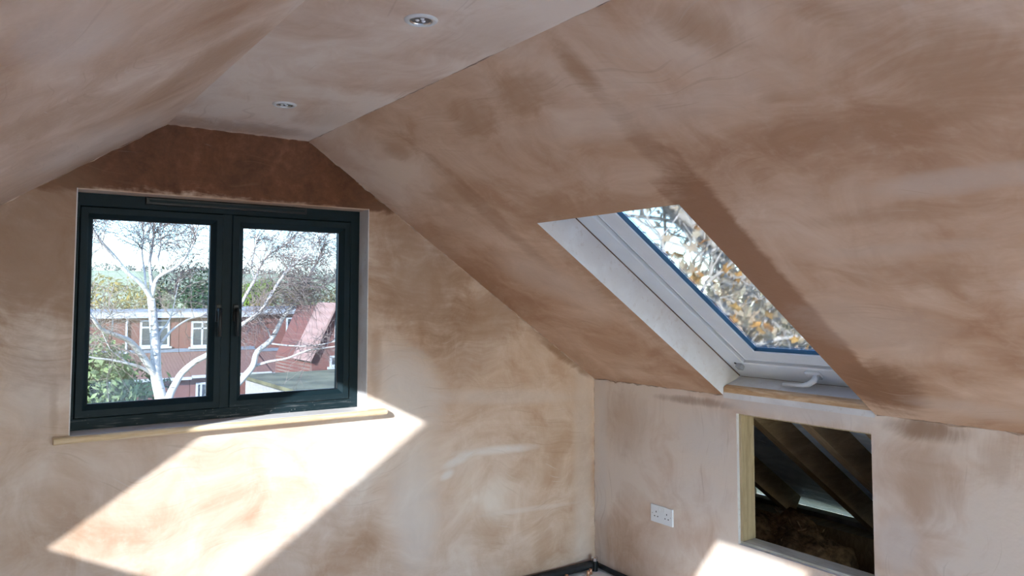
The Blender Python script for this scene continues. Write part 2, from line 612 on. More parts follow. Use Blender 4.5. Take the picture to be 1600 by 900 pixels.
# ------------------------------------------------------------------ room dimensions (metres)
D, X, ZK, XR, ZC, XL = 3.3633, 2.9257, 1.0476, 1.2246, 2.2134, 0.6277
YB = -4.2                                             # back gable
LS = 2.0622                                           # sloping length, right
tR, nR, PR = Vector((-0.82489, 0, 0.56530)), Vector((0.56530, 0, 0.82489)), Vector((X, 0, ZK))
tL, nL, PL = Vector((0.83088, 0, 0.55645)), Vector((-0.55645, 0, 0.83088)), Vector((-1.07337, 0, 1.07415))
LSL = (XL + 1.07337) / 0.83088
Y_ = Vector((0, 1, 0))


def TR(y, s, d):
    return PR + tR * s + nR * d + Y_ * y


def TL(y, s, d):
    return PL + tL * s + nL * d + Y_ * y


def holed(name, T, y0, y1, s0, s1, d0, d1, holes, mats, uvf):
    """slab in (y, s, d) with rectangular holes; hole sides take the second material"""
    ys = sorted({y0, y1} | {h[0] for h in holes} | {h[1] for h in holes})
    ss = sorted({s0, s1} | {h[2] for h in holes} | {h[3] for h in holes})
    ys = [v for v in ys if y0 <= v <= y1]
    ss = [v for v in ss if s0 <= v <= s1]

    def solid(i, j):
        if i < 0 or j < 0 or i >= len(ys) - 1 or j >= len(ss) - 1:
            return None
        cy, cs = (ys[i] + ys[i + 1]) / 2, (ss[j] + ss[j + 1]) / 2
        return not any(h[0] < cy < h[1] and h[2] < cs < h[3] for h in holes)
    b = MB()
    for i in range(len(ys) - 1):
        for j in range(len(ss) - 1):
            if not solid(i, j):
                continue
            a, c, e, f = ys[i], ys[i + 1], ss[j], ss[j + 1]
            b.face([T(a, e, d0), T(c, e, d0), T(c, f, d0), T(a, f, d0)])
            b.face([T(a, e, d1), T(a, f, d1), T(c, f, d1), T(c, e, d1)])
            for di, dj, P in ((-1, 0, ((a, e), (a, f))), (1, 0, ((c, f), (c, e))), (0, -1, ((c, e), (a, e))), (0, 1, ((a, f), (c, f)))):
                nb = solid(i + di, j + dj)
                if nb is True:
                    continue
                mi = 1 if (nb is False and len(mats) > 1) else 0
                (p, q), (r, s) = P
                b.face([T(p, q, d0), T(r, s, d0), T(r, s, d1), T(p, q, d1)], mi)
    o = b.build(name, mats, uvf=uvf, fix=False)
    me = o.data
    bm = bmesh.new()
    bm.from_mesh(me)
    bmesh.ops.remove_doubles(bm, verts=bm.verts, dist=1e-5)
    bmesh.ops.recalc_face_normals(bm, faces=bm.faces)
    bm.to_mesh(me)
    bm.free()
    return tag(o, kind='structure')


# ---- skylight openings: (y0, y1, s0, s1) in the lining, and a wider one in the roof layer
SKY_R = (1.6885, 2.4372, 0.0, 1.3322)
SKY_R2 = (-0.55, 0.20, 0.0, 1.3322)
SKY_R3 = (-2.95, -2.20, 0.0, 1.3322)
SKY_L = [(1.74, 2.435, 0.03, 1.315), (-0.48, 0.216, 0.03, 1.315), (-2.90, -2.20, 0.03, 1.315)]

slope_r = holed('ceiling_slope_right', TR, YB, D, 0.0, LS, 0.0, 0.14, [(SKY_R[0], SKY_R[1], -0.01, SKY_R[3]), (SKY_R2[0], SKY_R2[1], -0.01, SKY_R2[3]), (SKY_R3[0], SKY_R3[1], -0.01, SKY_R3[3])], [M['slope_r'], M['pale']], lambda p: (p.y, (p - PR).dot(tR)))
slope_l = holed('ceiling_slope_left', TL, YB, D, 0.0, LSL, 0.0, 0.14, SKY_L, [M['slope_l'], M['pale']], lambda p: (p.y, (p - PL).dot(tL)))
roof_r = holed('roof_right', TR, YB - 0.15, D + 0.16, -1.75, 2.45, 0.14, 0.26, [(1.50, 2.4372, -0.06, 1.40), (-0.74, 0.20, -0.06, 1.40), (-3.14, -2.20, -0.06, 1.40)], [M['membrane']], lambda p: (p.y, (p - PR).dot(tR)))
roof_l = holed('roof_left', TL, YB - 0.15, D + 0.16, -0.3, 2.45, 0.14, 0.26, [(1.68, 2.48, -0.03, 1.40), (-0.54, 0.27, -0.03, 1.40), (-2.96, -2.15, -0.03, 1.40)], [M['slate']], lambda p: (p.y, (p - PL).dot(tL)))

b = MB()
b.box((XL - 0.06, YB, ZC), (XR + 0.06, D, ZC + 0.12))
tag(b.build('ceiling', M['ceil'], uvf=lambda p: (p.y, p.x)), kind='structure')
b = MB()
b.box((-1.2, YB, -0.12), (X + 0.1, D, 0.0))
tag(b.build('floor', M['floor']), kind='structure')
holed('wall_right', lambda y, s, d: Vector((X + d, y, s)), YB, D, 0.0, ZK + 0.01, 0.0, 0.018, [(1.7071, 2.3634, 0.376, 0.9716)], [M['knee'], M['pale']], lambda p: (p.y, p.z))
b = MB()
b.box((-1.19, YB, 0.0), (-1.0734, D, 1.085))
tag(b.build('wall_left', M['plain'], uvf=lambda p: (p.y, p.z)), kind='structure')


def roofline(x, d):
    """height of the underside line d outside the sloping ceilings"""
    zr = ZK + 0.56530 / 0.82489 * (X - x) + d / 0.82489
    zl = 1.07415 + 0.55645 / 0.83088 * (x + 1.07337) + d / 0.83088
    return min(zr, zl)


WX0, WX1, WZ0, WZ1 = 0.3135, 1.5269, 0.978, 1.9248
XA = 0.93                                             # ridge


def gable_pieces(hx0, hx1, hz0, hz1):
    g = lambda x: roofline(x, 0.135)
    return [[(-1.35, -0.1), (hx0, -0.1), (hx0, g(hx0)), (-1.35, g(-1.35))],
            [(hx0, -0.1), (hx1, -0.1), (hx1, hz0), (hx0, hz0)],
            [(hx0, hz1), (hx1, hz1), (hx1, g(hx1)), (XA, g(XA)), (hx0, g(hx0))],
            [(hx1, -0.1), (4.36, -0.1), (4.36, g(4.36)), (hx1, g(hx1))]]


b = MB()
for poly in gable_pieces(WX0, WX1, WZ0, WZ1):
    b.prism(poly, lambda p, h: (p[0], h, p[1]), D, D + 0.16)
wall_far = tag(b.build('wall_far', M['gable'], uvf=lambda p: (p.x, p.z)), kind='structure')
b = MB()
b.box((WX1 - 0.004, D + 0.001, WZ0 + 0.006), (WX1 + 0.002, D + 0.155, WZ1))
b.build('reveal', M['pale'], wall_far)
b = MB()
b.box((WX0 - 0.002, D + 0.001, WZ0 + 0.006), (WX0 + 0.004, D + 0.155, WZ1))
b.build('reveal', M['pale'], wall_far)
b = MB()
b.box((WX0 + 0.004, D + 0.001, WZ1 - 0.004), (WX1 - 0.004, D + 0.155, WZ1 + 0.002))
b.build('reveal', M['plain'], wall_far, uvf=lambda p: (p.x, p.y))

# eaves behind the knee wall: outer wall and floor of the void
b = MB()
b.box((4.28, YB, -0.1), (4.36, D, roofline(4.36, 0.135) - 0.03))
tag(b.build('wall_eaves', M['rough_wall']), kind='structure')
b = MB()
b.box((X + 0.1, YB, -0.12), (4.28, D, -0.02))
tag(b.build('floor_eaves', M['wool']), kind='structure')
b = MB()
b.box((X + 0.02, D - 0.012, -0.02), (4.28, D, 1.0))
b.v = [(x, y, min(z, roofline(x, 0.12))) for x, y, z in b.v]
tag(b.build('wall_void', M['rough_wall']), kind='structure')
for k, yy in enumerate((1.15, 1.47, 1.79, 2.105, 2.42, 3.0)):
    b = MB()
    b.box((yy, -1.60, 0.012), (yy + 0.055, -0.16 if 1.4 < yy + 0.03 < 2.47 else 0.12, 0.139), lambda y, s, d: TR(y, s, d))
    b.build('rafter', M['rafter'], roof_r)
b = MB()
b.box((4.14, YB, -0.02), (4.28, D - 0.01, 0.17))
b.build('wall_plate', M['rafter'], roof_r)

# unseen back gable, glazed up to the slopes as added fill light
bw = empty('added_glazing_5', (XA, YB, 0))
tag(bw, kind='structure')
edges = [-1.05, -0.2, 0.63, 1.23, 2.05, 2.90]
gl = lambda x: roofline(x, 0.0) if roofline(x, 0.0) < ZC else ZC
for x in edges:
    b = MB()
    b.box((x - 0.03, YB - 0.08, 0.0), (x + 0.03, YB, min(gl(x), ZC) - 0.02))
    b.build('mullion', M['frame'], bw)
b = MB()
b.box((-1.07, YB - 0.08, 0.0), (2.92, YB, 0.07))
b.build('bottom_rail', M['frame'], bw)
for x0, x1 in zip(edges[:-1], edges[1:]):
    b = MB()
    b.prism([(x0 + 0.03, 0.07), (x1 - 0.03, 0.07), (x1 - 0.03, gl(x1)), (x0 + 0.03, gl(x0))], lambda p, h: (p[0], h, p[1]), YB - 0.05, YB - 0.04)
    b.build('pane', M['glass_clear'], bw)

# unseen pale slab added outside the back to bounce sun onto the ceiling
b = MB()
b.box((-4, YB - 6.0, -0.45), (6, YB - 0.16, -0.12))
tag(b.build('bounce_slab', simple('bounce_slab_pale', (0.76, 0.75, 0.73), 0.85, var=0.08, scale=2)), kind='structure')


# ragged plaster ridges left where the surfaces meet
def ridge(a, c, r, seed, parent, n=60, jitter=0.006):
    rr = random.Random(seed)
    a, c = Vector(a), Vector(c)
    pts, rad = [], []
    for i in range(n + 1):
        k = i / n
        w = mnoise.noise(Vector((k * 14, seed, 0)))
        pts.append(a.lerp(c, k) + Vector((rr.gauss(0, 1), rr.gauss(0, 1), rr.gauss(0, 1))) * jitter * 0.35 + Vector((0, 0, w * jitter)))
        rad.append(max(0.0006, r * (0.5 + 1.1 * mnoise.noise(Vector((k * 22, seed + 5, 0))))))
    b = MB()
    b.tube(pts, rad, 6)
    b.build('plaster_ridge', M['ridge'], parent, smooth=True, fix=False)


M['ridge'] = simple('plaster_ridge', (0.50, 0.36, 0.27), 0.7, var=0.35, scale=14)
ridge(TR(D - 0.002, 0.0, -0.001), TR(D - 0.002, LS, -0.001), 0.0035, 1, wall_far, 90)
ridge((X - 0.001, D, ZK), (X - 0.001, SKY_R[1] + 0.01, ZK), 0.0045, 2, slope_r, 50)
ridge((X - 0.001, SKY_R[0] - 0.01, ZK), (X - 0.001, -1.0, ZK), 0.004, 3, slope_r, 90)
ridge((X - 0.001, D - 0.001, ZK), (X - 0.001, D - 0.001, 0.05), 0.0035, 4, wall_far, 50, 0.002)
ridge((XL, D - 0.001, ZC), (XR, D - 0.001, ZC), 0.003, 5, wall_far, 40, 0.003)
ridge((XR, D, ZC), (XR, -1.0, ZC), 0.003, 6, slope_r, 120, 0.003)
ridge(TL(D - 0.002, 0.6, -0.001), TL(D - 0.002, LSL, -0.001), 0.0025, 7, wall_far, 60, 0.003)

# ------------------------------------------------------------------ window in the gable
YF = D + 0.103
win = empty('window_1', (0.92, YF, WZ0))
tag(win, kind='structure', label='anthracite two-sash casement window in the far gable wall', )
TW = lambda x, d, z: (x, YF + d, z)
b = MB()
b.ring(TW, WX0, WX1, WZ0 + 0.007, WZ1, (0.024, 0.050, 0.046, 0.058), [(0, 0.0), (0.93, 0.0), (1, 0.004), (1, 0.012), (1.25, 0.014), (1.25, 0.07), (0, 0.07)])
b.build('window_frame', M['frame'], win)
b = MB()
b.box((0.884, YF, WZ0 + 0.05), (0.926, YF + 0.07, WZ1 - 0.055))
b.build('mullion', M['frame'], win, bevel=0.003)
for k, (x0, x1, z0, z1, w) in enumerate(((0.339, 0.886, 1.031, 1.866, (0.044, 0.046, 0.049, 0.045)), (0.924, 1.476, 1.028, 1.866, (0.051, 0.049, 0.048, 0.051)))):
    b = MB()
    b.ring(TW, x0, x1, z0, z1, w, [(0, -0.004), (0.06, -0.008), (0.60, -0.008), (0.66, -0.004), (0.95, 0.010), (1.0, 0.016), (1.0, 0.05), (0, 0.05)])
    sash = b.build('sash', M['frame'], win)
    b = MB()
    b.ring(TW, x0 + w[0] - 0.001, x1 - w[1] + 0.001, z0 + w[2] - 0.001, z1 - w[3] + 0.001, (0.004,) * 4, [(0, 0.014), (1, 0.018), (1, 0.024), (0, 0.024)])
    b.build('gasket', M['black'], sash)
    b = MB()
    b.box((x0 + w[0] - 0.002, YF + 0.022, z0 + w[2] - 0.002), (x1 - w[1] + 0.002, YF + 0.026, z1 - w[3] + 0.002))
    b.build('pane', M['glass'], win)
    # espagnolette handle: back plate, neck, lever and a bright screw
    hx = 0.870 if k == 0 else 0.944
    b = MB()
    b.box((hx - 0.012, YF - 0.020, 1.40), (hx + 0.012, YF - 0.006, 1.475))
    hd = b.build('handle', M['black'], win, bevel=0.004)
    b = MB()
    b.tube([(hx, YF - 0.018, 1.452), (hx, YF - 0.045, 1.452), (hx - 0.002, YF - 0.052, 1.435), (hx - 0.002, YF - 0.053, 1.38), (hx - 0.002, YF - 0.052, 1.338)], [0.010, 0.009, 0.0085, 0.008, 0.0085], 10)
    b.build('lever', M['black'], hd, smooth=True)
    b = MB()
    b.tube([(hx + 0.006, YF - 0.0195, 1.441), (hx + 0.006, YF - 0.0235, 1.441)], 0.0055, 12)
    b.build('screw', M['chrome'], hd)
b = MB()
b.box((0.572, YF - 0.016, 1.889), (1.255, YF + 0.001, 1.919))
vent = b.build('trickle_vent', M['black'], win, bevel=0.003)
b = MB()
b.box((0.585, YF - 0.0185, 1.899), (1.242, YF - 0.0155, 1.908))
b.build('vent_flap', M['frame'], vent)
# pine window board with a rounded nose
b = MB()
prof = [(YF + 0.002, 0.984), (YF + 0.002, 0.958), (D - 0.034, 0.958)] + [(D - 0.034 - 0.0125 * math.sin(a), 0.971 - 0.013 * math.cos(a)) for a in [math.pi * i / 8 for i in range(1, 8)]] + [(D - 0.034, 0.984)]
inner = [(y, z) for y, z in prof]
b.prism([(y, z) for y, z in inner if True], lambda p, h: (h, p[0], p[1]), WX0 + 0.001, WX1 - 0.005)
horn = [(D - 0.0005, 0.984), (D - 0.0005, 0.958)] + prof[2:]
b.prism(horn, lambda p, h: (h, p[0], p[1]), 0.262, WX0 + 0.001)
b.prism(horn, lambda p, h: (h, p[0], p[1]), WX1 - 0.005, 1.610)
b.build('window_sill', M['pine'], win)
b = MB()
b.box((WX0 + 0.004, D - 0.026, 0.9841), (WX1 - 0.006, YF + 0.0005, 0.9852))
b.build('sill_plaster_skim', M['pale'], win)


M['groove'] = simple('groove_shade_grey', (0.40, 0.40, 0.38), 0.7)
M['gap_shade'] = simple('painted_gap_shade', (0.16, 0.09, 0.055), 0.8)  # dark brown painted in for the shade between reveal and frame


# ------------------------------------------------------------------ roof windows
def roof_window(name, T, hole, label, lever=True, ya=None):
    """centre-pivot roof window; T(y, s, d); hole = (y0, y1, s0, s1) of the frame at its room face"""
    y0, y1, s0, s1 = hole
    root = empty(name, T((y0 + y1) / 2, s0, 0.14))
    tag(root, label=label, kind='structure')
    TT = lambda y, d, s: T(y, s, d)
    b = MB()
    b.ring(TT, y0, y1, s0, s1, (0.098, 0.098, 0.13, 0.06), [(0, 0.14), (0.96, 0.14), (1.0, 0.144), (1.0, 0.165), (1.35, 0.168), (1.35, 0.178), (0, 0.178)])
    b.build('window_frame', M['white_frame'], root)
    b = MB()
    b.ring(TT, y0 + 0.097, y1 - 0.097, s0 + 0.129, s1 - 0.059, (0.015,) * 4, [(0, 0.158), (1, 0.158), (1, 0.166), (0, 0.166)])  # grey ring darkens the sash groove, its shade put into the colour
    b.build('groove_shade_ring', M['groove'], root)
    a0, a1, c0, c1 = y0 + 0.092, y1 - 0.111, s0 + 0.142, s1 - 0.07
    b = MB()
    b.ring(TT, a0, a1, c0, c1, (0.114, 0.105, 0.082, 0.06), [(0, 0.162), (0.02, 0.150), (0.10, 0.147), (0.12, 0.150), (0.16, 0.150), (0.97, 0.150), (1.0, 0.154), (1.0, 0.176), (0, 0.176)])
    sash = b.build('sash', M['white_frame'], root)
    b = MB()
    g = (a0 + 0.113, a1 - 0.104, c0 + 0.081, c1 - 0.059)
    b.ring(TT, g[0], g[1], g[2], g[3], (0.006,) * 4, [(0, 0.1545), (0.6, 0.156), (1, 0.172), (1, 0.173), (0, 0.173)])
    b.build('gasket', M['gasket'], sash)
    b = MB()
    b.box((g[0] + 0.002, g[2] + 0.002, 0.170), (g[1] - 0.002, g[3] - 0.002, 0.174), lambda y, s, d: T(y, s, d))
    b.build('pane', M['glass_roof'], root)
    if lever:
        # latch block in the corner of the frame and the white ventilation handle
        b = MB()
        b.box((y1 - 0.088, s0 + 0.098, 0.118), (y1 - 0.058, s0 + 0.128, 0.141), lambda y, s, d: T(y, s, d))
        lb = b.build('latch_block', M['grey_metal'], root, bevel=0.003)
        b = MB()
        b.tube([T(y1 - 0.05, s0 + 0.125, 0.1405), T(y1 - 0.05, s0 + 0.125, 0.1375)], 0.006, 10)
        b.build('screw', M['black'], lb)
        hy = 1.995
        b = MB()
        b.box((hy - 0.045, s0 + 0.072, 0.126), (hy + 0.03, s0 + 0.112, 0.141), lambda y, s, d: T(y, s, d))
        hd = b.build('handle', M['white_plastic'], root, bevel=0.006)
        b = MB()
        b.tube([T(hy - 0.02, s0 + 0.090, 0.128), T(hy - 0.015, s0 + 0.086, 0.108), T(hy + 0.015, s0 + 0.073, 0.094), T(hy + 0.05, s0 + 0.066, 0.090), T(hy + 0.145, s0 + 0.062, 0.088)], [0.013, 0.014, 0.012, 0.009, 0.008], 12)
        b.build('lever', M['white_plastic'], hd, smooth=True)
        b = MB()
        b.box((hy - 0.047, s0 + 0.078, 0.118), (hy - 0.034, s0 + 0.106, 0.127), lambda y, s, d: T(y, s, d))
        b.build('catch', M['grey_metal'], hd, bevel=0.002)
    return root


w2 = roof_window('window_2', TR, (1.50, 2.4335, -0.058, 1.39), 'white framed roof window in the right-hand slope')
roof_window('added_window_3', TR, (-0.735, 0.199, -0.058, 1.39), 'added unseen roof window further back in the right-hand slope', lever=False)  # unseen twin of the window in view, added for its light
# ledge and timber batten under the roof window in view
for (y0, y1, par) in ((SKY_R[0], SKY_R[1], w2),):
    b = MB()
    b.prism([(X + 0.001, ZK - 0.01), (X + 0.001, 1.084), (X + 0.020, 1.094), (3.054, 1.130), (3.10, 1.10), (3.06, 1.0), (X + 0.03, ZK - 0.01)], lambda p, h: (p[0], h, p[1]), y0 + 0.001, y1 - 0.001)
    for yc in (y1, y0 - 0.012):
        b.prism([(0.004, 0.004), (0.004, 0.139), (-0.14, 0.139), (-0.14, 0.05), (-0.02, 0.004)], lambda p, h: tuple(TR(h, p[0], p[1])), yc, yc + 0.012)
    b.build('ledge', M['pale'], par)
    b = MB()
    b.prism([(X - 0.003, 1.062), (X - 0.003, 1.082), (X + 0.004, 1.0905), (X + 0.022, 1.0968), (X + 0.022, 1.062)], lambda p, h: (p[0], h, p[1]), y0 + 0.002, y1 - 0.004)
    b.build('batten', M['batten'], par)
    b = MB()
    b.box((X - 0.002, y0 + 0.001, ZK - 0.012), (X + 0.004, y1 - 0.001, 1.063))
    b.build('plaster_band', M['pale'], par)
    b = MB()
    b.box((2.4338, -0.05, 0.1365), (2.437, 1.332, 0.1405), lambda y, s, d: TR(y, s, d))
    b.build('shade_strip', M['gap_shade'], par)  # solid dark strip in place of the shade along the reveal
    b = MB()
    b.box((1.69, -0.0605, 0.1365), (2.4338, -0.0575, 0.1405), lambda y, s, d: TR(y, s, d))
    b.build('shade_strip', M['gap_shade'], par)  # same painted shade along the bottom of the frame


def left_window(name, y0, y1, gl_='glass'):
    root = empty(name, TL((y0 + y1) / 2, 0.05, 0.14))
    tag(root, label='white framed roof window in the left-hand slope', kind='structure')
    TT = lambda y, d, s: TL(y, s, d)
    b = MB()
    b.ring(TT, y0 - 0.055, y1 + 0.04, -0.02, 1.395, (0.105, 0.10, 0.085, 0.10), [(0, 0.141), (0.9, 0.141), (1, 0.15), (1, 0.19), (0, 0.22)])
    b.build('window_frame', M['white_frame'], root)
    b = MB()
    b.box((y0 + 0.048, 0.063, 0.184), (y1 - 0.058, 1.297, 0.188), lambda y, s, d: TL(y, s, d))
    b.build('pane', M[gl_], root)


left_window('window_4', SKY_L[0][0], SKY_L[0][1])
left_window('window_6', SKY_L[1][0], SKY_L[1][1])
left_window('added_window_7', SKY_L[2][0], SKY_L[2][1], 'glass_clear')  # unseen, added to bring more sun into the back of the room
roof_window('added_window_8', TR, (-3.135, -2.201, -0.058, 1.39), 'added unseen roof window at the back of the right-hand slope', lever=False)  # unseen, added for more sky light from behind

# ------------------------------------------------------------------ access opening: timber lining
hf = empty('hatch_frame', (X + 0.018, 2.035, 0.376))
tag(hf, 'rough sawn timber lining of the square loft access opening', 'frame')
x0, x1 = X + 0.019, X + 0.112
b = MB()
b.box((x0, 2.352, 0.386), (x1, 2.40, 0.963))
b.build('stud', M['stud'], hf, bevel=0.002)
b = MB()
b.box((x0, 1.665, 0.386), (x1, 1.712, 0.963))
b.build('stud', M['stud'], hf, bevel=0.002)
b = MB()
b.box((x0, 1.665, 0.963), (x1, 2.40, 1.005))
b.build('header', M['stud'], hf, bevel=0.002)
b = MB()
b.box((x0, 1.665, 0.342), (x1, 2.40, 0.386))
b.build('sill', M['sill_wood'], hf, bevel=0.002)
b = MB()
b.box((X - 0.001, 2.20, 0.3765), (X + 0.02, 2.222, 0.3775))
b.build('clip', M['grey_metal'], hf)

# mineral wool in the eaves
rnd = random.Random(5)


def wool_heap(name, cx, cy, cz, rx, ry, rz, label, seed):
    b = MB()
    bm = bmesh.new()
    bmesh.ops.create_icosphere(bm, subdivisions=4, radius=1)
    for v in bm.verts:
        n = mnoise.fractal(v.co * 2.2 + Vector((seed, 0, 0)), 1.0, 2.0, 4)
        n2 = mnoise.noise(v.co * 9 + Vector((seed, 3, 0)))
        v.co = v.co * (1 + 0.38 * n + 0.10 * n2)
        v.co.x *= rx
        v.co.y *= ry
        v.co.z = max(v.co.z * rz, -rz * 0.2)
    me = bpy.data.meshes.new(name)
    bm.to_mesh(me)
    bm.free()
    me.polygons.foreach_set('use_smooth', [True] * len(me.polygons))
    me.materials.append(M['wool'])
    o = bpy.data.objects.new(name, me)
    COL.objects.link(o)
    o.location = (cx, cy, cz)
    # loose fibres
    r = random.Random(seed)
    for _ in range(260):
        th, ph = r.uniform(0, 6.28), r.uniform(0.1, 1.4)
        p = Vector((rx * math.sin(ph) * math.cos(th), ry * math.sin(ph) * math.sin(th), rz * math.cos(ph))) * r.uniform(0.9, 1.12)
        d = Vector((r.gauss(0, 1), r.gauss(0, 1), r.gauss(0, 0.6))).normalized() * r.uniform(0.02, 0.07)
        d2 = Vector((r.gauss(0, 1), r.gauss(0, 1), r.gauss(0, 0.6))) * 0.02
        b.tube([p, p + d * 0.5 + d2, p + d], [0.0035, 0.003, 0.001], 3, False)
    f = b.build('loose_fibres', M['wool'], o, fix=False)
    f.location = (0, 0, 0)
    f['kind'] = 'stuff'
    return tag(o, label, 'insulation')


wool_heap('insulation_wool', 3.62, 2.62, 0.0, 0.36, 0.34, 0.30, 'brown tuft of mineral wool heaped at the left of the loft void', 3)
wool_heap('insulation_wool', 3.70, 1.72, 0.0, 0.40, 0.30, 0.13, 'low flat spread of brown mineral wool beside the heaped tuft', 8)

M['satin'] = simple('satin_ring', (0.66, 0.66, 0.66), 0.5, 0.15, var=0.03)
M['lamp_grey'] = simple('lamp_grey', (0.10, 0.10, 0.10), 0.35)
# ------------------------------------------------------------------ recessed ceiling lights
for (px, py, lab) in ((0.916, 1.717, 'larger, nearer recessed ceiling downlight with silver ring'), (0.915, 2.767, 'smaller, farther recessed ceiling downlight near the gable wall')):
    root = empty('downlight', (px, py, ZC))
    tag(root, lab, 'downlight', 'downlights in the flat ceiling')
    Tz = lambda x, y, h, px=px, py=py: (px + x, py + y, ZC + h)
    b = MB()
    b.lathe([(0.0295, 0.004), (0.0300, -0.0035), (0.033, -0.0060), (0.038, -0.0058), (0.0425, -0.0030), (0.0435, -0.0002)], Tz, 40)
    b.build('trim_ring', M['satin'], root, smooth=True)
    b = MB()
    b.lathe([(0.0296, -0.0030), (0.0283, -0.0046), (0.0274, -0.0030), (0.0255, -0.0002)], Tz, 40)
    b.build('bezel', M['chrome'], root, smooth=True)
    b = MB()
    b.lathe([(0.0258, -0.0012), (0.020, -0.0004), (0.0001, -0.0003)], Tz, 32)
    b.build('lamp_lens', M['lamp_grey'], root, smooth=True)
    for k in range(3):
        a = 2.1 * k + 0.4
        b = MB()
        b.lathe([(0.0056, -0.0008), (0.0045, -0.0028), (0.0022, -0.0040), (0.0001, -0.0043)], lambda x, y, h, a=a: Tz(x + 0.0095 * math.cos(a), y + 0.0095 * math.sin(a), h), 14)
        b.build('led_lens', M['white_plastic'], root, smooth=True)

# ------------------------------------------------------------------ double socket
sy0, sy1, sz0, sz1 = 2.762, 2.915, 0.3555, 0.4435
so = empty('double_socket', (X, (sy0 + sy1) / 2, sz0))
tag(so, 'white double power socket on the knee wall beside the corner', 'socket')
b = MB()
b.box((X - 0.0085, sy0, sz0), (X + 0.0005, sy1, sz1))
b.build('face_plate', M['white_plastic'], so, bevel=0.003)
for cy in (sy0 + 0.040, sy1 - 0.040):
    for dy, z, hw, hh in ((0.0, 0.410, 0.0022, 0.0042), (-0.011, 0.3875, 0.0036, 0.0024), (0.011, 0.3875, 0.0036, 0.0024)):
        b = MB()
        b.box((X - 0.0090, cy + dy - hw, z - hh), (X - 0.0080, cy + dy + hw, z + hh))
        b.build('pin_hole', M['hole'], so)
    out = -1 if cy < (sy0 + sy1) / 2 else 1
    b = MB()
    b.tube([(X - 0.0081, cy + out * 0.0265, 0.3995), (X - 0.0092, cy + out * 0.0265, 0.3995)], 0.0026, 10)
    b.build('screw', M['grey_metal'], so)
    b = MB()
    b.box((X - 0.0115, cy - out * 0.022 - 0.006, 0.418), (X - 0.0083, cy - out * 0.022 + 0.006, 0.436))
    b.build('rocker_switch', M['white_plastic'], so, bevel=0.001)

# ------------------------------------------------------------------ pipes in the floor corner
b = MB()
b.tube([(1.6, D - 0.03, 0.024), (2.3, D - 0.03, 0.026), (2.70, D - 0.032, 0.026), (2.86, D - 0.04, 0.030), (2.894, D - 0.06, 0.03)], 0.022, 12)
pp = b.build('pipe', M['black_foam'], smooth=True)
tag(pp, 'black lagged pipe lying along the foot of the gable wall', 'pipe')
b = MB()
b.tube([(2.905, D - 0.055, 0.022), (2.904, D - 0.16, 0.018), (2.903, D - 0.5, 0.016), (2.903, D - 1.6, 0.016)], 0.014, 10)
tag(b.build('pipe', M['black_foam'], smooth=True), 'thin black pipe running along the foot of the knee wall', 'pipe')
vv = empty('radiator_valve', (2.872, D - 0.062, 0.0))
tag(vv, 'chrome capped pipe valve in the floor corner', 'valve')
b = MB()
b.tube([(2.872, D - 0.062, 0.0), (2.872, D - 0.062, 0.055)], 0.016, 14)
b.build('valve_body', M['black'], vv, smooth=False)
b = MB()
b.lathe([(0.0001, 0.080), (0.013, 0.079), (0.018, 0.073), (0.018, 0.056), (0.0001, 0.056)], lambda x, y, h: (2.872 + x, D - 0.062 + y, h), 16)
b.build('chrome_cap', M['chrome'], vv, smooth=False)
for k, (x, y) in enumerate(((2.66, D - 0.075), (2.79, D - 0.10), (2.82, D - 0.085))):
    b = MB()
    b.tube([(x, y, 0.0), (x, y, 0.018), (x + 0.003, y + 0.003, 0.024)], [0.009, 0.009, 0.010], 10)
    tag(b.build('copper_stub', M['copper'], smooth=True), ('copper pipe stub farthest from the corner', 'copper pipe stub in front of the corner pipe', 'copper pipe stub closest to the chrome valve')[k], 'pipe stub')

# ================================================================== outside
rnd = random.Random(11)


def brick():
    t = NT('red_brick')
    c = t.coord()
    bt = t.n('ShaderNodeTexBrick')
    t.put(bt.inputs['Vector'], t.mapping(c, (1, 1, 1), rot=(math.pi / 2, 0, 0)))
    bt.inputs['Color1'].default_value = (0.15, 0.052, 0.040, 1)
    bt.inputs['Color2'].default_value = (0.105, 0.042, 0.038, 1)
    bt.inputs['Mortar'].default_value = (0.17, 0.12, 0.10, 1)
    bt.inputs['Scale'].default_value = 1.0
    bt.inputs['Mortar Size'].default_value = 0.008
    bt.inputs['Brick Width'].default_value = 0.225
    bt.inputs['Row Height'].default_value = 0.075
    n = t.noise(c, 0.7, 4)
    col = t.mix(t.smooth(n, 0.35, 0.7), bt.outputs[0], (0.13, 0.06, 0.052))
    return t.bsdf(col, 0.9, 0, 0.1)


def tiles(name, a, b_):
    t = NT(name)
    c = t.coord()
    w = t.n('ShaderNodeTexWave')
    t.put(w.inputs['Vector'], c)
    w.inputs['Scale'].default_value = 2.2
    w.inputs['Distortion'].default_value = 0.4
    n = t.noise(c, 3.0, 4)
    col = t.mix(t.math('MULTIPLY_ADD', w.outputs[1], 0.4, t.math('MULTIPLY', n, 0.6)), a, b_)
    return t.bsdf(col, 0.85, 0, 0.15)


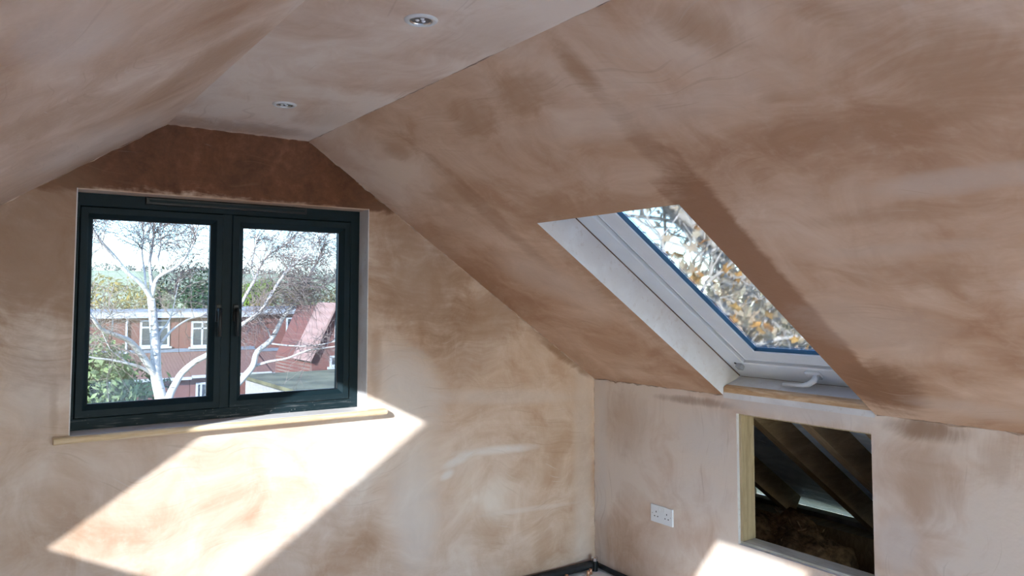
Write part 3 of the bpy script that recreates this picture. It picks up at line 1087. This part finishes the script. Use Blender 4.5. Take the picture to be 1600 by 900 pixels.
M['brick'] = brick()
M['tiles'] = tiles('clay_tiles', (0.12, 0.062, 0.05), (0.20, 0.12, 0.10))
M['tiles_pink'] = tiles('pink_tiles', (0.22, 0.13, 0.11), (0.30, 0.20, 0.175))
M['felt'] = simple('flat_roof_felt', (0.16, 0.17, 0.19), 0.9, var=0.2, scale=1.5)
M['upvc'] = simple('white_upvc', (0.34, 0.36, 0.38), 0.5, var=0.05)
M['dark_glass'] = simple('dark_panes', (0.035, 0.045, 0.055), 0.15, spec=0.6)
M['lead'] = simple('lead_grey', (0.12, 0.14, 0.17), 0.6)
M['moss'] = simple('mossy_roof', (0.12, 0.11, 0.06), 0.95, var=0.4, scale=1.2)
M['render'] = simple('pale_render', (0.28, 0.26, 0.24), 0.9)


def bark():
    t = NT('birch_bark')
    c = t.coord()
    n = t.noise(t.mapping(c, (3, 3, 12)), 2.0, 5)
    col = t.mix(t.smooth(n, 0.60, 0.68), (0.50, 0.47, 0.44), (0.12, 0.10, 0.09))
    return t.bsdf(col, 0.8, 0, 0.2)


M['bark'] = bark()
M['twig'] = simple('twigs', (0.17, 0.13, 0.115), 0.9)
M['scrub'] = simple('bare_scrub', (0.13, 0.095, 0.07), 0.95, var=0.4, scale=2)
M['grey_bark'] = simple('grey_bark', (0.46, 0.43, 0.39), 0.9, var=0.3)


def leaf(name, a, b_, trans=0.35):
    t = NT(name)
    n = t.noise(t.coord(), 9.0, 3, 0.6)
    oi = t.n('ShaderNodeObjectInfo')
    f = t.math('ADD', t.smooth(n, 0.3, 0.7, 0, 0.6), t.math('MULTIPLY', oi.outputs['Random'], 0.5), clamp=True)
    col = t.mix(f, a, b_)
    di = t.n('ShaderNodeBsdfDiffuse')
    tl = t.n('ShaderNodeBsdfTranslucent')
    t.put(di.inputs[0], col)
    t.put(tl.inputs[0], col)
    mx = t.n('ShaderNodeMixShader')
    mx.inputs[0].default_value = trans
    t.t.links.new(di.outputs[0], mx.inputs[1])
    t.t.links.new(tl.outputs[0], mx.inputs[2])
    t.t.links.new(mx.outputs[0], t.out.inputs[0])
    return t.m


M['laurel'] = leaf('laurel_leaves', (0.17, 0.24, 0.09), (0.38, 0.42, 0.25))
M['evergreen'] = leaf('evergreen_leaves', (0.025, 0.055, 0.03), (0.06, 0.10, 0.05))
M['lime_hedge'] = leaf('lime_hedge', (0.10, 0.19, 0.02), (0.20, 0.30, 0.04))
M['gold_shrub'] = leaf('gold_shrub', (0.20, 0.15, 0.04), (0.30, 0.22, 0.06))
M['olive_shrub'] = leaf('olive_shrub', (0.10, 0.10, 0.04), (0.17, 0.15, 0.07))
M['autumn'] = leaf('autumn_leaves', (0.70, 0.26, 0.10), (0.85, 0.55, 0.18), 0.5)
M['autumn_pale'] = leaf('pale_autumn_leaves', (0.75, 0.50, 0.36), (0.66, 0.62, 0.44), 0.5)


# ---- terrain
def terrain_z(x, y):
    pts = [(-200, -5), (55, -5), (90, -3.4), (160, 1.5), (250, 6.5), (420, 15.0), (560, 19.5), (900, 20.0)]
    for (a, za), (c, zc_) in zip(pts[:-1], pts[1:]):
        if a <= y <= c:
            k = (y - a) / (c - a)
            q = min(1.0, max(0.0, (0.95 - x / max(y, 1.0)) / 0.3))
            return -5 + (za + (zc_ - za) * k + 5) * q + (0.6 * mnoise.noise(Vector((x * 0.01, y * 0.01, 0))) if y > 90 else 0)
    return 20.0


def field_mat():
    t = NT('fields')
    c = t.coord()
    s = t.n('ShaderNodeSeparateXYZ')
    t.put(s.inputs[0], c)
    n = t.noise(c, 0.02, 5, 0.6)
    n2 = t.noise(c, 0.5, 5, 0.6)
    g = t.mix(n2, (0.055, 0.06, 0.03), (0.10, 0.095, 0.05))
    f = t.ramp(t.math('MULTIPLY_ADD', n, 0.7, t.math('MULTIPLY', n2, 0.3)), [(0.36, (0.30, 0.26, 0.17)), (0.48, (0.28, 0.30, 0.16)), (0.62, (0.36, 0.36, 0.23))])
    col = t.mix(t.smooth(s.outputs[1], 70, 130), g, f)
    return t.bsdf(col, 0.95, 0, 0.1)


M['fields'] = field_mat()
b = MB()
xs = [-260 + 26 * i for i in range(34)]
yl = [-60, -20, 4, 20, 40, 55, 70, 90, 110, 135, 160, 190, 220, 250, 290, 330, 380, 420, 480, 560, 700, 900]
for y in yl:
    for x in xs:
        b.v.append((x, y, terrain_z(x, y)))
W = len(xs)
for j in range(len(yl) - 1):
    for i in range(W - 1):
        b.f.append([j * W + i, j * W + i + 1, (j + 1) * W + i + 1, (j + 1) * W + i])
tag(b.build('ground', M['fields'], smooth=True), kind='structure')


# ---- foliage helpers
def leaf_cloud(b, centre, rx, ry, rz, n, size, r, shell=0.55):
    for _ in range(n):
        u = Vector((r.gauss(0, 1), r.gauss(0, 1), r.gauss(0, 1))).normalized() * (r.uniform(shell ** 3, 1) ** (1 / 3))
        p = Vector(centre) + Vector((u.x * rx, u.y * ry, u.z * rz))
        nn = (u + Vector((r.gauss(0, .5), r.gauss(0, .5), r.gauss(0, .5) + 0.3))).normalized()
        a = nn.orthogonal().normalized()
        a.rotate(Matrix.Rotation(r.uniform(0, 6.28), 3, nn))
        c = nn.cross(a)
        s = size * r.uniform(0.6, 1.3)
        i = len(b.v)
        b.v += [tuple(p - a * s), tuple(p - c * s * 0.42), tuple(p + a * s), tuple(p + c * s * 0.42)]
        b.f.append([i, i + 1, i + 2, i + 3])


def shrub(name, base, rx, ry, h, nleaf, size, mat, label, cat, seed, lumps=5, group=None, stem='scrub', band=(0.35, 0.72)):
    r = random.Random(seed)
    root = empty(name, base)
    tag(root, label, cat, group)
    b = MB()
    for k in range(lumps):
        cx, cy = r.uniform(-.6, .6) * rx, r.uniform(-.6, .6) * ry
        cz = h * r.uniform(*band)
        leaf_cloud(b, Vector(base) + Vector((cx, cy, cz)), rx * r.uniform(.4, .65), ry * r.uniform(.4, .65), h * r.uniform(.26, .36), nleaf // lumps, size, r)
    f = b.build('foliage', M[mat], root, fix=False)
    f['kind'] = 'stuff'
    b = MB()
    for k in range(7):
        a = r.uniform(0, 6.28)
        e = Vector(base) + Vector((math.cos(a) * rx * .5, math.sin(a) * ry * .5, h * r.uniform(.5, .8)))
        b.tube([Vector(base) + Vector((r.gauss(0, .08), r.gauss(0, .08), -0.05)), (Vector(base) + e) / 2 + Vector((r.gauss(0, .1), 0, .1)), e], [0.03 * h / 2, 0.02 * h / 2, 0.008], 5)
    b.build('stems', M[stem], root, fix=False)
    return root


def branch_walk(r, p, d, length, seg, wander, droop):
    pts = [Vector(p)]
    d = Vector(d).normalized()
    for _ in range(seg):
        d = (d + Vector((r.gauss(0, wander), r.gauss(0, wander), r.gauss(0, wander) - droop))).normalized()
        pts.append(pts[-1] + d * (length / seg))
    return pts


def twig_tree(b, r, pts, r0, n1, l1, n2, l2, th, droop1=0.0, droop2=0.08, up=0.35):
    """side branches with twigs along a limb"""
    m = len(pts)
    for _ in range(n1):
        t = r.uniform(0.25, 1.0) * (m - 1)
        i = min(int(t), m - 2)
        p = pts[i].lerp(pts[i + 1], t - i)
        dd = (pts[i + 1] - pts[i]).normalized()
        side = Vector((r.gauss(0, 1), r.gauss(0, 1), r.gauss(0, 0.7) + up)).normalized()
        q = branch_walk(r, p, dd * 0.6 + side, l1 * r.uniform(.5, 1.3), 5, 0.22, droop1)
        b.tube(q, [th * 2.0, th * 1.8, th * 1.5, th * 1.3, th * 1.1, th * .8], 3, False)
        for _ in range(n2):
            t2 = r.uniform(0.15, 1) * 5
            j = min(int(t2), 4)
            p2 = q[j].lerp(q[j + 1], t2 - j)
            d2 = (q[j + 1] - q[j]).normalized() + Vector((r.gauss(0, .8), r.gauss(0, .8), r.gauss(0, .8)))
            w = branch_walk(r, p2, d2, l2 * r.uniform(.5, 1.4), 4, 0.25, droop2)
            b.tube(w, [th, th * .85, th * .7, th * .55, th * .4], 3, False)


# ---- birch in the neighbouring garden
def birch():
    r = random.Random(21)
    Y0 = 16.0
    foot = at(262, 700, Y0)
    base = Vector((foot.x, Y0, -5.0))
    root = empty('birch_tree', base)
    tag(root, 'bare white-barked birch tree spreading across the gable window view', 'tree')
    L = []

    def limb(px, w0, w1, dy0=0.0, dy1=0.0, start=None):
        n = len(px)
        pts = []
        for i, (x, y) in enumerate(px):
            pts.append(at(x, y, Y0 + dy0 + (dy1 - dy0) * i / (n - 1)))
        # smooth the polyline
        fine = []
        for i in range(n - 1):
            p0, p1, p2, p3 = pts[max(i - 1, 0)], pts[i], pts[i + 1], pts[min(i + 2, n - 1)]
            for k in range(4):
                t = k / 4
                fine.append(0.5 * ((2 * p1) + (p2 - p0) * t + (2 * p0 - 5 * p1 + 4 * p2 - p3) * t * t + (3 * p1 - p0 - 3 * p2 + p3) * t ** 3))
        fine.append(pts[-1])
        m = len(fine)
        L.append((fine, [w0 + (w1 - w0) * i / (m - 1) for i in range(m)]))

    b0 = at(262, 700, Y0)
    limb([(272, 780), (262, 700), (252, 626), (244, 588), (243, 545), (240, 505), (236, 466)], 0.13, 0.070)
    limb([(237, 468), (222, 445), (200, 427), (178, 400), (160, 380), (146, 360), (136, 335), (126, 300)], 0.050, 0.010, 0, -0.8)
    limb([(236, 466), (236, 440), (234, 410), (238, 385), (242, 340), (240, 290)], 0.040, 0.010, 0, 0.5)
    limb([(237, 464), (243, 440), (252, 430), (277, 416), (293, 397), (303, 378), (309, 352), (316, 310)], 0.045, 0.010, 0, -0.5)
    limb([(252, 430), (247, 405), (251, 385), (250, 355), (256, 320)], 0.022, 0.008, -.1, .3)
    limb([(228, 452), (226, 425), (222, 395), (224, 360), (218, 320)], 0.024, 0.008, 0, .6)
    limb([(244, 590), (225, 560), (205, 535), (185, 525), (160, 515), (147, 500), (128, 470)], 0.070, 0.018, 0, -1.0)
    limb([(240, 586), (222, 575), (200, 568), (170, 562), (140, 558), (110, 545)], 0.034, 0.012, 0, -0.6)
    limb([(200, 568), (185, 556), (172, 545), (160, 520)], 0.018, 0.008, -.2, -.6)
    limb([(174, 521), (176, 500), (170, 480)], 0.018, 0.006, -.5, -.7)
    limb([(243, 548), (258, 528), (270, 515), (292, 500), (318, 492), (350, 470)], 0.030, 0.008, 0, 0.6)
    limb([(246, 540), (250, 520), (262, 505), (270, 485), (276, 455), (284, 425)], 0.022, 0.007, 0, 0.5)
    limb([(264, 712), (262, 650), (264, 622), (275, 598), (285, 582), (305, 565), (325, 554), (350, 534), (377, 508), (405, 488), (430, 450), (443, 430), (460, 412), (478, 400), (500, 372)], 0.085, 0.012, 0, -0.8)
    limb([(340, 543), (358, 508), (377, 475), (386, 458), (398, 437), (410, 410), (425, 395), (450, 380), (476, 350)], 0.045, 0.010, -.3, 0.3)
    limb([(398, 437), (393, 418), (397, 395), (402, 370), (404, 335)], 0.022, 0.008, 0, .2)
    limb([(300, 720), (330, 650), (377, 594), (395, 572), (402, 550), (424, 530), (440, 500), (458, 475), (470, 460), (478, 440), (495, 410), (503, 390), (520, 350)], 0.080, 0.012, 0.2, -0.6)
    limb([(395, 573), (420, 565), (448, 560), (480, 548), (520, 542), (545, 538)], 0.030, 0.010, 0.1, -0.6)
    limb([(424, 530), (418, 515), (408, 505), (402, 490)], 0.016, 0.006, -.1, -.2)
    limb([(418, 536), (450, 540), (490, 540), (530, 532)], 0.020, 0.008, -.1, -.5)
    limb([(478, 440), (495, 450), (515, 440), (540, 410)], 0.018, 0.006, -.3, -.6)
    b = MB()
    for pts, rad in L:
        b.tube(pts, rad, 8)
    b.tube([Vector((b0.x + 0.4, Y0, -5.1)), Vector(L[0][0][0]) + Vector((0.02, 0, 0.02))], [0.16, 0.13], 8)
    b.tube([Vector((b0.x + 0.45, Y0, -5.1)), Vector(L[12][0][0]), Vector(L[12][0][3])], [0.16, 0.1, 0.085], 8)
    b.tube([Vector((b0.x + 0.5, Y0 + .05, -5.1)), Vector(L[15][0][0])], [0.14, 0.08], 8)
    b.build('trunk', M['bark'], root, smooth=True, fix=False)
    b = MB()
    for k, (pts, rad) in enumerate(L):
        if k == 0:
            continue
        ln = sum((pts[i + 1] - pts[i]).length for i in range(len(pts) - 1))
        upper = pts[-1].z > 1.5
        half = pts[len(pts) // 3:]
        twig_tree(b, r, half, rad[0], int(8 + ln * (15 if upper else (5 if k > 11 else 4))), 0.75, 10 if upper else 7, 0.55, 0.0040, 0.02, 0.16, 0.25)
    t = b.build('twigs', M['twig'], root, fix=False)
    t['kind'] = 'stuff'


birch()

# ---- terrace of brick houses
TY = 40.0


def px_rect(x0, x1, y0, y1, Y):
    p, q = at(x0, y0, Y), at(x1, y1, Y)
    return p.x, q.x, q.z, p.z


def house_window(root, x0, x1, z0, z1, Y, bars=(0.5,), transom=None):
    b = MB()
    b.ring(lambda x, d, z: (x, Y + d, z), x0, x1, z0, z1, (0.09,) * 4, [(0, -0.06), (1, -0.06), (1, 0.03), (0, 0.03)])
    for k in bars:
        xm = x0 + (x1 - x0) * k
        b.box((xm - 0.04, Y - 0.055, z0 + 0.08), (xm + 0.04, Y + 0.02, z1 - 0.08))
    if transom:
        zm = z0 + (z1 - z0) * transom
        b.box((x0 + 0.08, Y - 0.055, zm - 0.04), (x1 - 0.08, Y + 0.02, zm + 0.04))
    b.box((x0 - 0.1, Y - 0.14, z0 - 0.09), (x1 + 0.1, Y, z0))
    w = b.build('window', M['upvc'], root)
    b = MB()
    b.box((x0 + 0.08, Y - 0.02, z0 + 0.08), (x1 - 0.08, Y - 0.01, z1 - 0.08))
    b.build('pane', M['dark_glass'], w)


def house(x0, x1, Y, ztop, label, wins, lean=None, pipes=(), depth=7.0):
    root = empty('brick_house', ((x0 + x1) / 2, Y, -5))
    tag(root, label, 'house')
    b = MB()
    b.box((x0, Y, -5.1), (x1, Y + depth, ztop))
    b.build('wall', M['brick'], root)
    b = MB()
    b.box((x0, Y - 0.35, ztop + 0.02), (x1, Y + depth, ztop + 0.14))
    b.build('roof', M['felt'], root)
    b = MB()
    b.box((x0, Y - 0.36, ztop - 0.20), (x1, Y - 0.30, ztop + 0.06))
    b.build('fascia', M['upvc'], root)
    for w in wins:
        a, c, d, e = px_rect(*w[:4], Y)
        house_window(root, a, c, d, e, Y, *w[4:])
    for px in pipes:
        x = at(px, 500, Y).x
        b = MB()
        b.tube([(x, Y - 0.1, ztop - 0.2), (x, Y - 0.1, -5)], 0.05, 8)
        b.build('downpipe', M['upvc'], root)
    if lean:
        ya, yb, front, wl = lean
        za, zb = at((x0 + x1) / 2 * 0 + 300, ya, Y).z, at(300, yb, front).z
        b = MB()
        b.hexa([(x0, front, zb - 0.1), (x1, front, zb - 0.1), (x1, Y, za - 0.1), (x0, Y, za - 0.1), (x0, front, zb), (x1, front, zb), (x1, Y, za), (x0, Y, za)])
        b.build('porch_roof', M['tiles'], root)
        b = MB()
        b.box((x0, front + 0.3, -5.1), (x1, front + 0.5, zb + 0.02))
        b.build('porch_wall', M['brick'], root)
        b = MB()
        b.box((x0, front - 0.12, zb - 0.14), (x1, front, zb - 0.02))
        b.build('gutter', M['upvc'], root)
        b = MB()
        b.box((x0, Y - 0.06, za), (x1, Y, za + 0.16))
        b.build('flashing', M['lead'], root)
        for w in wl:
            a, c, d, e = px_rect(*w[:4], front + 0.3)
            house_window(root, a, c, d, e, front + 0.3, *w[4:])
    return root


zt = at(240, 490, TY).z
xa, xb, xc, xd = at(118, 500, TY).x, at(280, 500, TY).x, at(398, 500, TY).x, at(512, 500, TY).x
house(xa, xb, TY, zt, 'red brick flat-roofed house behind the lower left of the birch', [(219, 264, 500, 541, (0.5,), 0.72)], (549, 588, 37.2, [(150, 185, 596, 625, (0.5,))]), (198,))
house(xb + 0.02, xc, TY, zt, 'red brick house behind the window mullion with a white window', [(299, 332, 502, 541, (0.5,), 0.72)], (549, 586, 37.2, [(306, 330, 598, 622, (0.33, 0.66))]))
house(xc + 0.02, xd, TY, zt + 0.12, 'purple-red brick house with a narrow window in the right pane', [(447, 458, 496, 534, ())], (553, 588, 37.2, [(424, 446, 594, 614, (0.5,)), (462, 478, 588, 604, ())]))

# nearer cross wing with a steep pink tiled roof
wg = empty('tiled_wing', (at(530, 600, 32).x, 34, -5))
tag(wg, 'house wing with a steep pink tiled roof at the right pane edge', 'house')
rt, ev = at(529, 474, 31), at(486, 566, 31)
b = MB()
nrm = Vector((-(rt.z - ev.z), 0, rt.x - ev.x)).normalized() * 0.08
b.hexa([tuple(ev), tuple(rt), (rt.x, 33.2, rt.z), (ev.x, 33.2, ev.z)] + [tuple(Vector(p) + nrm) for p in (ev, rt, (rt.x, 33.2, rt.z), (ev.x, 33.2, ev.z))])
b.build('roof', M['tiles_pink'], wg)
b = MB()
b.prism([(ev.x + 0.15, -5.1), (rt.x + 4, -5.1), (rt.x + 4, rt.z - 0.1), (rt.x, rt.z - 0.1), (ev.x + 0.15, ev.z)], lambda p, h: (p[0], h, p[1]), 31.3, 36)
b.build('wall', M['brick'], wg)
a_, c_, d_, e_ = px_rect(523, 540, 500, 530, 31.3)
house_window(wg, a_, c_, d_, e_, 31.3, ())
a_, c_, d_, e_ = px_rect(515, 540, 556, 572, 31.3)
house_window(wg, a_, c_, d_, e_, 31.3, ())

ga = empty('garage', (at(515, 610, 25).x, 25, -5))
tag(ga, 'low garage with a mossy flat roof at the lower right pane corner', 'garage')
g0, g1 = at(492, 616, 22), at(560, 588, 29)
b = MB()
b.box((g0.x, 22, -5.1), (g0.x + 6, 29, g0.z - 0.12))
b.build('wall', M['render'], ga)
b = MB()
b.box((g0.x - 0.15, 21.8, g0.z - 0.12), (g0.x + 6.1, 29.2, g0.z))
b.build('roof', M['moss'], ga)

# ---- garden shrubs and the scrub, hedges and trees behind the houses
p = at(158, 600, 18.8)
shrub('laurel_bush', (p.x - 0.45, 18.9, -5), 1.15, 0.9, 5.25, 11000, 0.10, 'laurel', 'pale-leaved laurel bush at the lower left window corner', 'bush', 1, 9, band=(0.55, 0.85))
p = at(228, 600, 17.6)
shrub('laurel_bush', (p.x, 17.6, -5), 0.55, 0.5, 4.9, 4500, 0.09, 'laurel', 'dark green bush in front of the birch fork', 'bush', 2, 5)
p = at(225, 600, 24)
shrub('laurel_bush', (p.x, 24.0, -5), 0.9, 0.8, 5.0, 1500, 0.12, 'evergreen', 'deep green shrub standing before the brick wall behind the birch', 'bush', 3, 5)

SCR = [(160, 60, 4.2, 7.2, 'olive_shrub', 'brownish scrub tree behind the houses at the left pane edge'),
       (198, 66, 3.2, 8.2, 'gold_shrub', 'yellow-green rounded tree left of the birch fork'),
       (236, 76, 2.4, 7.4, 'olive_shrub', 'olive scrub tree right behind the birch trunk'),
       (283, 70, 3.4, 9.3, 'evergreen', 'dark evergreen tree above the roof right of the birch'),
       (318, 64, 2.6, 8.8, 'evergreen', 'dark evergreen tree next to the window mullion'),
       (392, 78, 3.0, 6.5, 'gold_shrub', 'golden bush above the roof at the left of the right pane'),
       (440, 74, 3.0, 6.9, 'gold_shrub', 'golden bush above the roof in the middle of the right pane'),
       (482, 66, 2.6, 8.4, 'olive_shrub', 'brown scrub tree above the roof right of the golden bushes'),
       (524, 60, 2.6, 8.2, 'olive_shrub', 'brown scrub tree beside the right window jamb')]
for k, (px, Y, w, h, mat, lab) in enumerate(SCR):
    c = at(px, 470, Y)
    shrub('scrub_tree', (c.x, Y, terrain_z(c.x, Y) - 0.2), w, 2.5, h, 1500, 0.22, mat, lab, 'tree', 40 + k, 6, 'trees and scrub behind the houses')
c = at(403, 460, 100)
shrub('lime_hedge', (c.x, 100, terrain_z(c.x, 100) - 0.3), 4.2, 2.0, 7.4, 3200, 0.25, 'lime_hedge', 'bright lime green hedge beyond the golden bushes', 'hedge', 60, 6)

# far tree line on the hill
b = MB()
r = random.Random(9)
for k in range(150):
    x = -10 + k * 2.0 + r.uniform(-1, 1)
    y = r.uniform(455, 520)
    s = r.uniform(1.6, 3.6)
    leaf_cloud(b, (x, y, terrain_z(x, y) + s * 0.6), s * 1.3, s, s, 46, 0.75, r)
o = b.build('distant_trees', simple('distant_trees', (0.075, 0.082, 0.075), 0.95), fix=False)
tag(o, 'dark line of distant trees along the hilltop horizon', 'trees', kind='stuff')
b = MB()
for k in range(70):
    x = 14 + k * 1.15 + r.uniform(-.5, .5)
    y = 185 + r.uniform(-4, 4)
    s = r.uniform(.8, 1.7)
    leaf_cloud(b, (x, y, terrain_z(x, y) + s * 0.6), s * 1.3, s, s, 40, 0.35, r)
o = b.build('field_hedgerow', M['olive_shrub'], fix=False)
tag(o, 'hedgerow crossing the pale field below the horizon', 'hedge', kind='stuff')


# ---- autumn tree outside the roof window
def ray_point(px, py, dist):
    d = (_fw * F_PX + _rt * (px - 800) - _up * (py - CY_PX)).normalized()
    return EYE + d * dist


def autumn_tree():
    r = random.Random(33)
    c = ray_point(1180, 480, 8.0)
    base = Vector((c.x, c.y, -5))
    root = empty('autumn_tree', base)
    tag(root, 'pale-branched autumn tree with orange leaves beyond the roof window', 'tree')
    bt, bw_ = MB(), MB()
    top = base + Vector((-0.1, 0.3, 8.2))
    stem = [base, base + Vector((0.05, 0, 2.5)), base + Vector((0.0, 0.1, 4.6)), base + Vector((-0.15, 0.2, 6.4)), top]
    bt.tube(stem, [0.22, 0.17, 0.14, 0.08, 0.03], 10)
    tips = []
    for k in range(26):
        a = 2.4 * k + r.uniform(-.2, .2)
        el = r.uniform(0.15, 1.0)
        h = r.uniform(3.6, 7.6)
        d = Vector((math.cos(a) * math.cos(el), math.sin(a) * math.cos(el), math.sin(el)))
        pts = branch_walk(r, base + Vector((0, 0.12, h)), d, r.uniform(1.8, 3.2), 9, 0.17, -0.02)
        n = len(pts)
        bt.tube(pts, [0.040 * (1 - i / n) + 0.010 for i in range(n)], 7, False)
        tips.append(pts)
        for _ in range(6):
            i = r.randint(1, n - 2)
            q = branch_walk(r, pts[i], (pts[i + 1] - pts[i]).normalized() + Vector((r.gauss(0, .7), r.gauss(0, .7), r.gauss(0, .5))), r.uniform(.8, 1.6), 6, 0.22, 0.0)
            bt.tube(q, [0.016 * (1 - j / 7) + 0.006 for j in range(7)], 5, False)
            tips.append(q)
    for q in tips:
        twig_tree(bw_, r, q, 0.01, 5, 0.6, 2, 0.35, 0.0075, 0.0, 0.02, 0.2)
    bt.build('trunk', M['grey_bark'], root, smooth=True, fix=False)
    t = bw_.build('twigs', M['grey_bark'], root, fix=False)
    t['kind'] = 'stuff'
    # leaves: a lobed blade, the same few meshes shared by all of them
    shapes = []
    for k in range(3):
        b = MB()
        rim = []
        for j in range(10):
            a = 2 * math.pi * j / 10
            rr = (1.0 if j % 2 == 0 else 0.58) * (1.15 if j == 0 else 1.0)
            rim.append((rr * math.cos(a), rr * math.sin(a), 0.14 * math.cos(2 * a + k) + r.uniform(-.08, .08)))
        b.v = [(0, 0, -0.05)] + rim
        b.f = [[0, 1 + j, 1 + (j + 1) % 10] for j in range(10)]
        o = b.build('leaf', M['autumn'] if k else M['autumn_pale'], root, fix=False)
        shapes.append(o)
    allp = [p for q in tips for p in q[2:]]

    def place(o, p, s):
        o.location = Vector(p) - base
        o.rotation_euler = (r.uniform(-1.2, 1.2), r.uniform(-1.2, 1.2), r.uniform(0, 6.28))
        o.scale = (s, s, s)
    spots = []
    while len(spots) < 280:
        px, py = r.uniform(985, 1300), r.uniform(310, 570)
        # more leaves low in the crown
        if r.random() > 0.25 + 0.75 * max(0, (py - 330) / 230):
            continue
        spots.append(ray_point(px, py, r.uniform(5.4, 8.0)))
    for k, p in enumerate(spots):
        src = shapes[k % 3]
        if k < 3:
            o = shapes[k]
        else:
            o = src.copy()
            COL.objects.link(o)
            o.parent = root
        place(o, p, r.uniform(0.034, 0.066))
    b = MB()
    for p in allp:
        leaf_cloud(b, p, .35, .35, .3, 10 if p.z < 1.9 else 2, 0.06, r, 0.1)
    o = b.build('small_leaves', M['autumn_pale'], root, fix=False)
    o['kind'] = 'stuff'


autumn_tree()
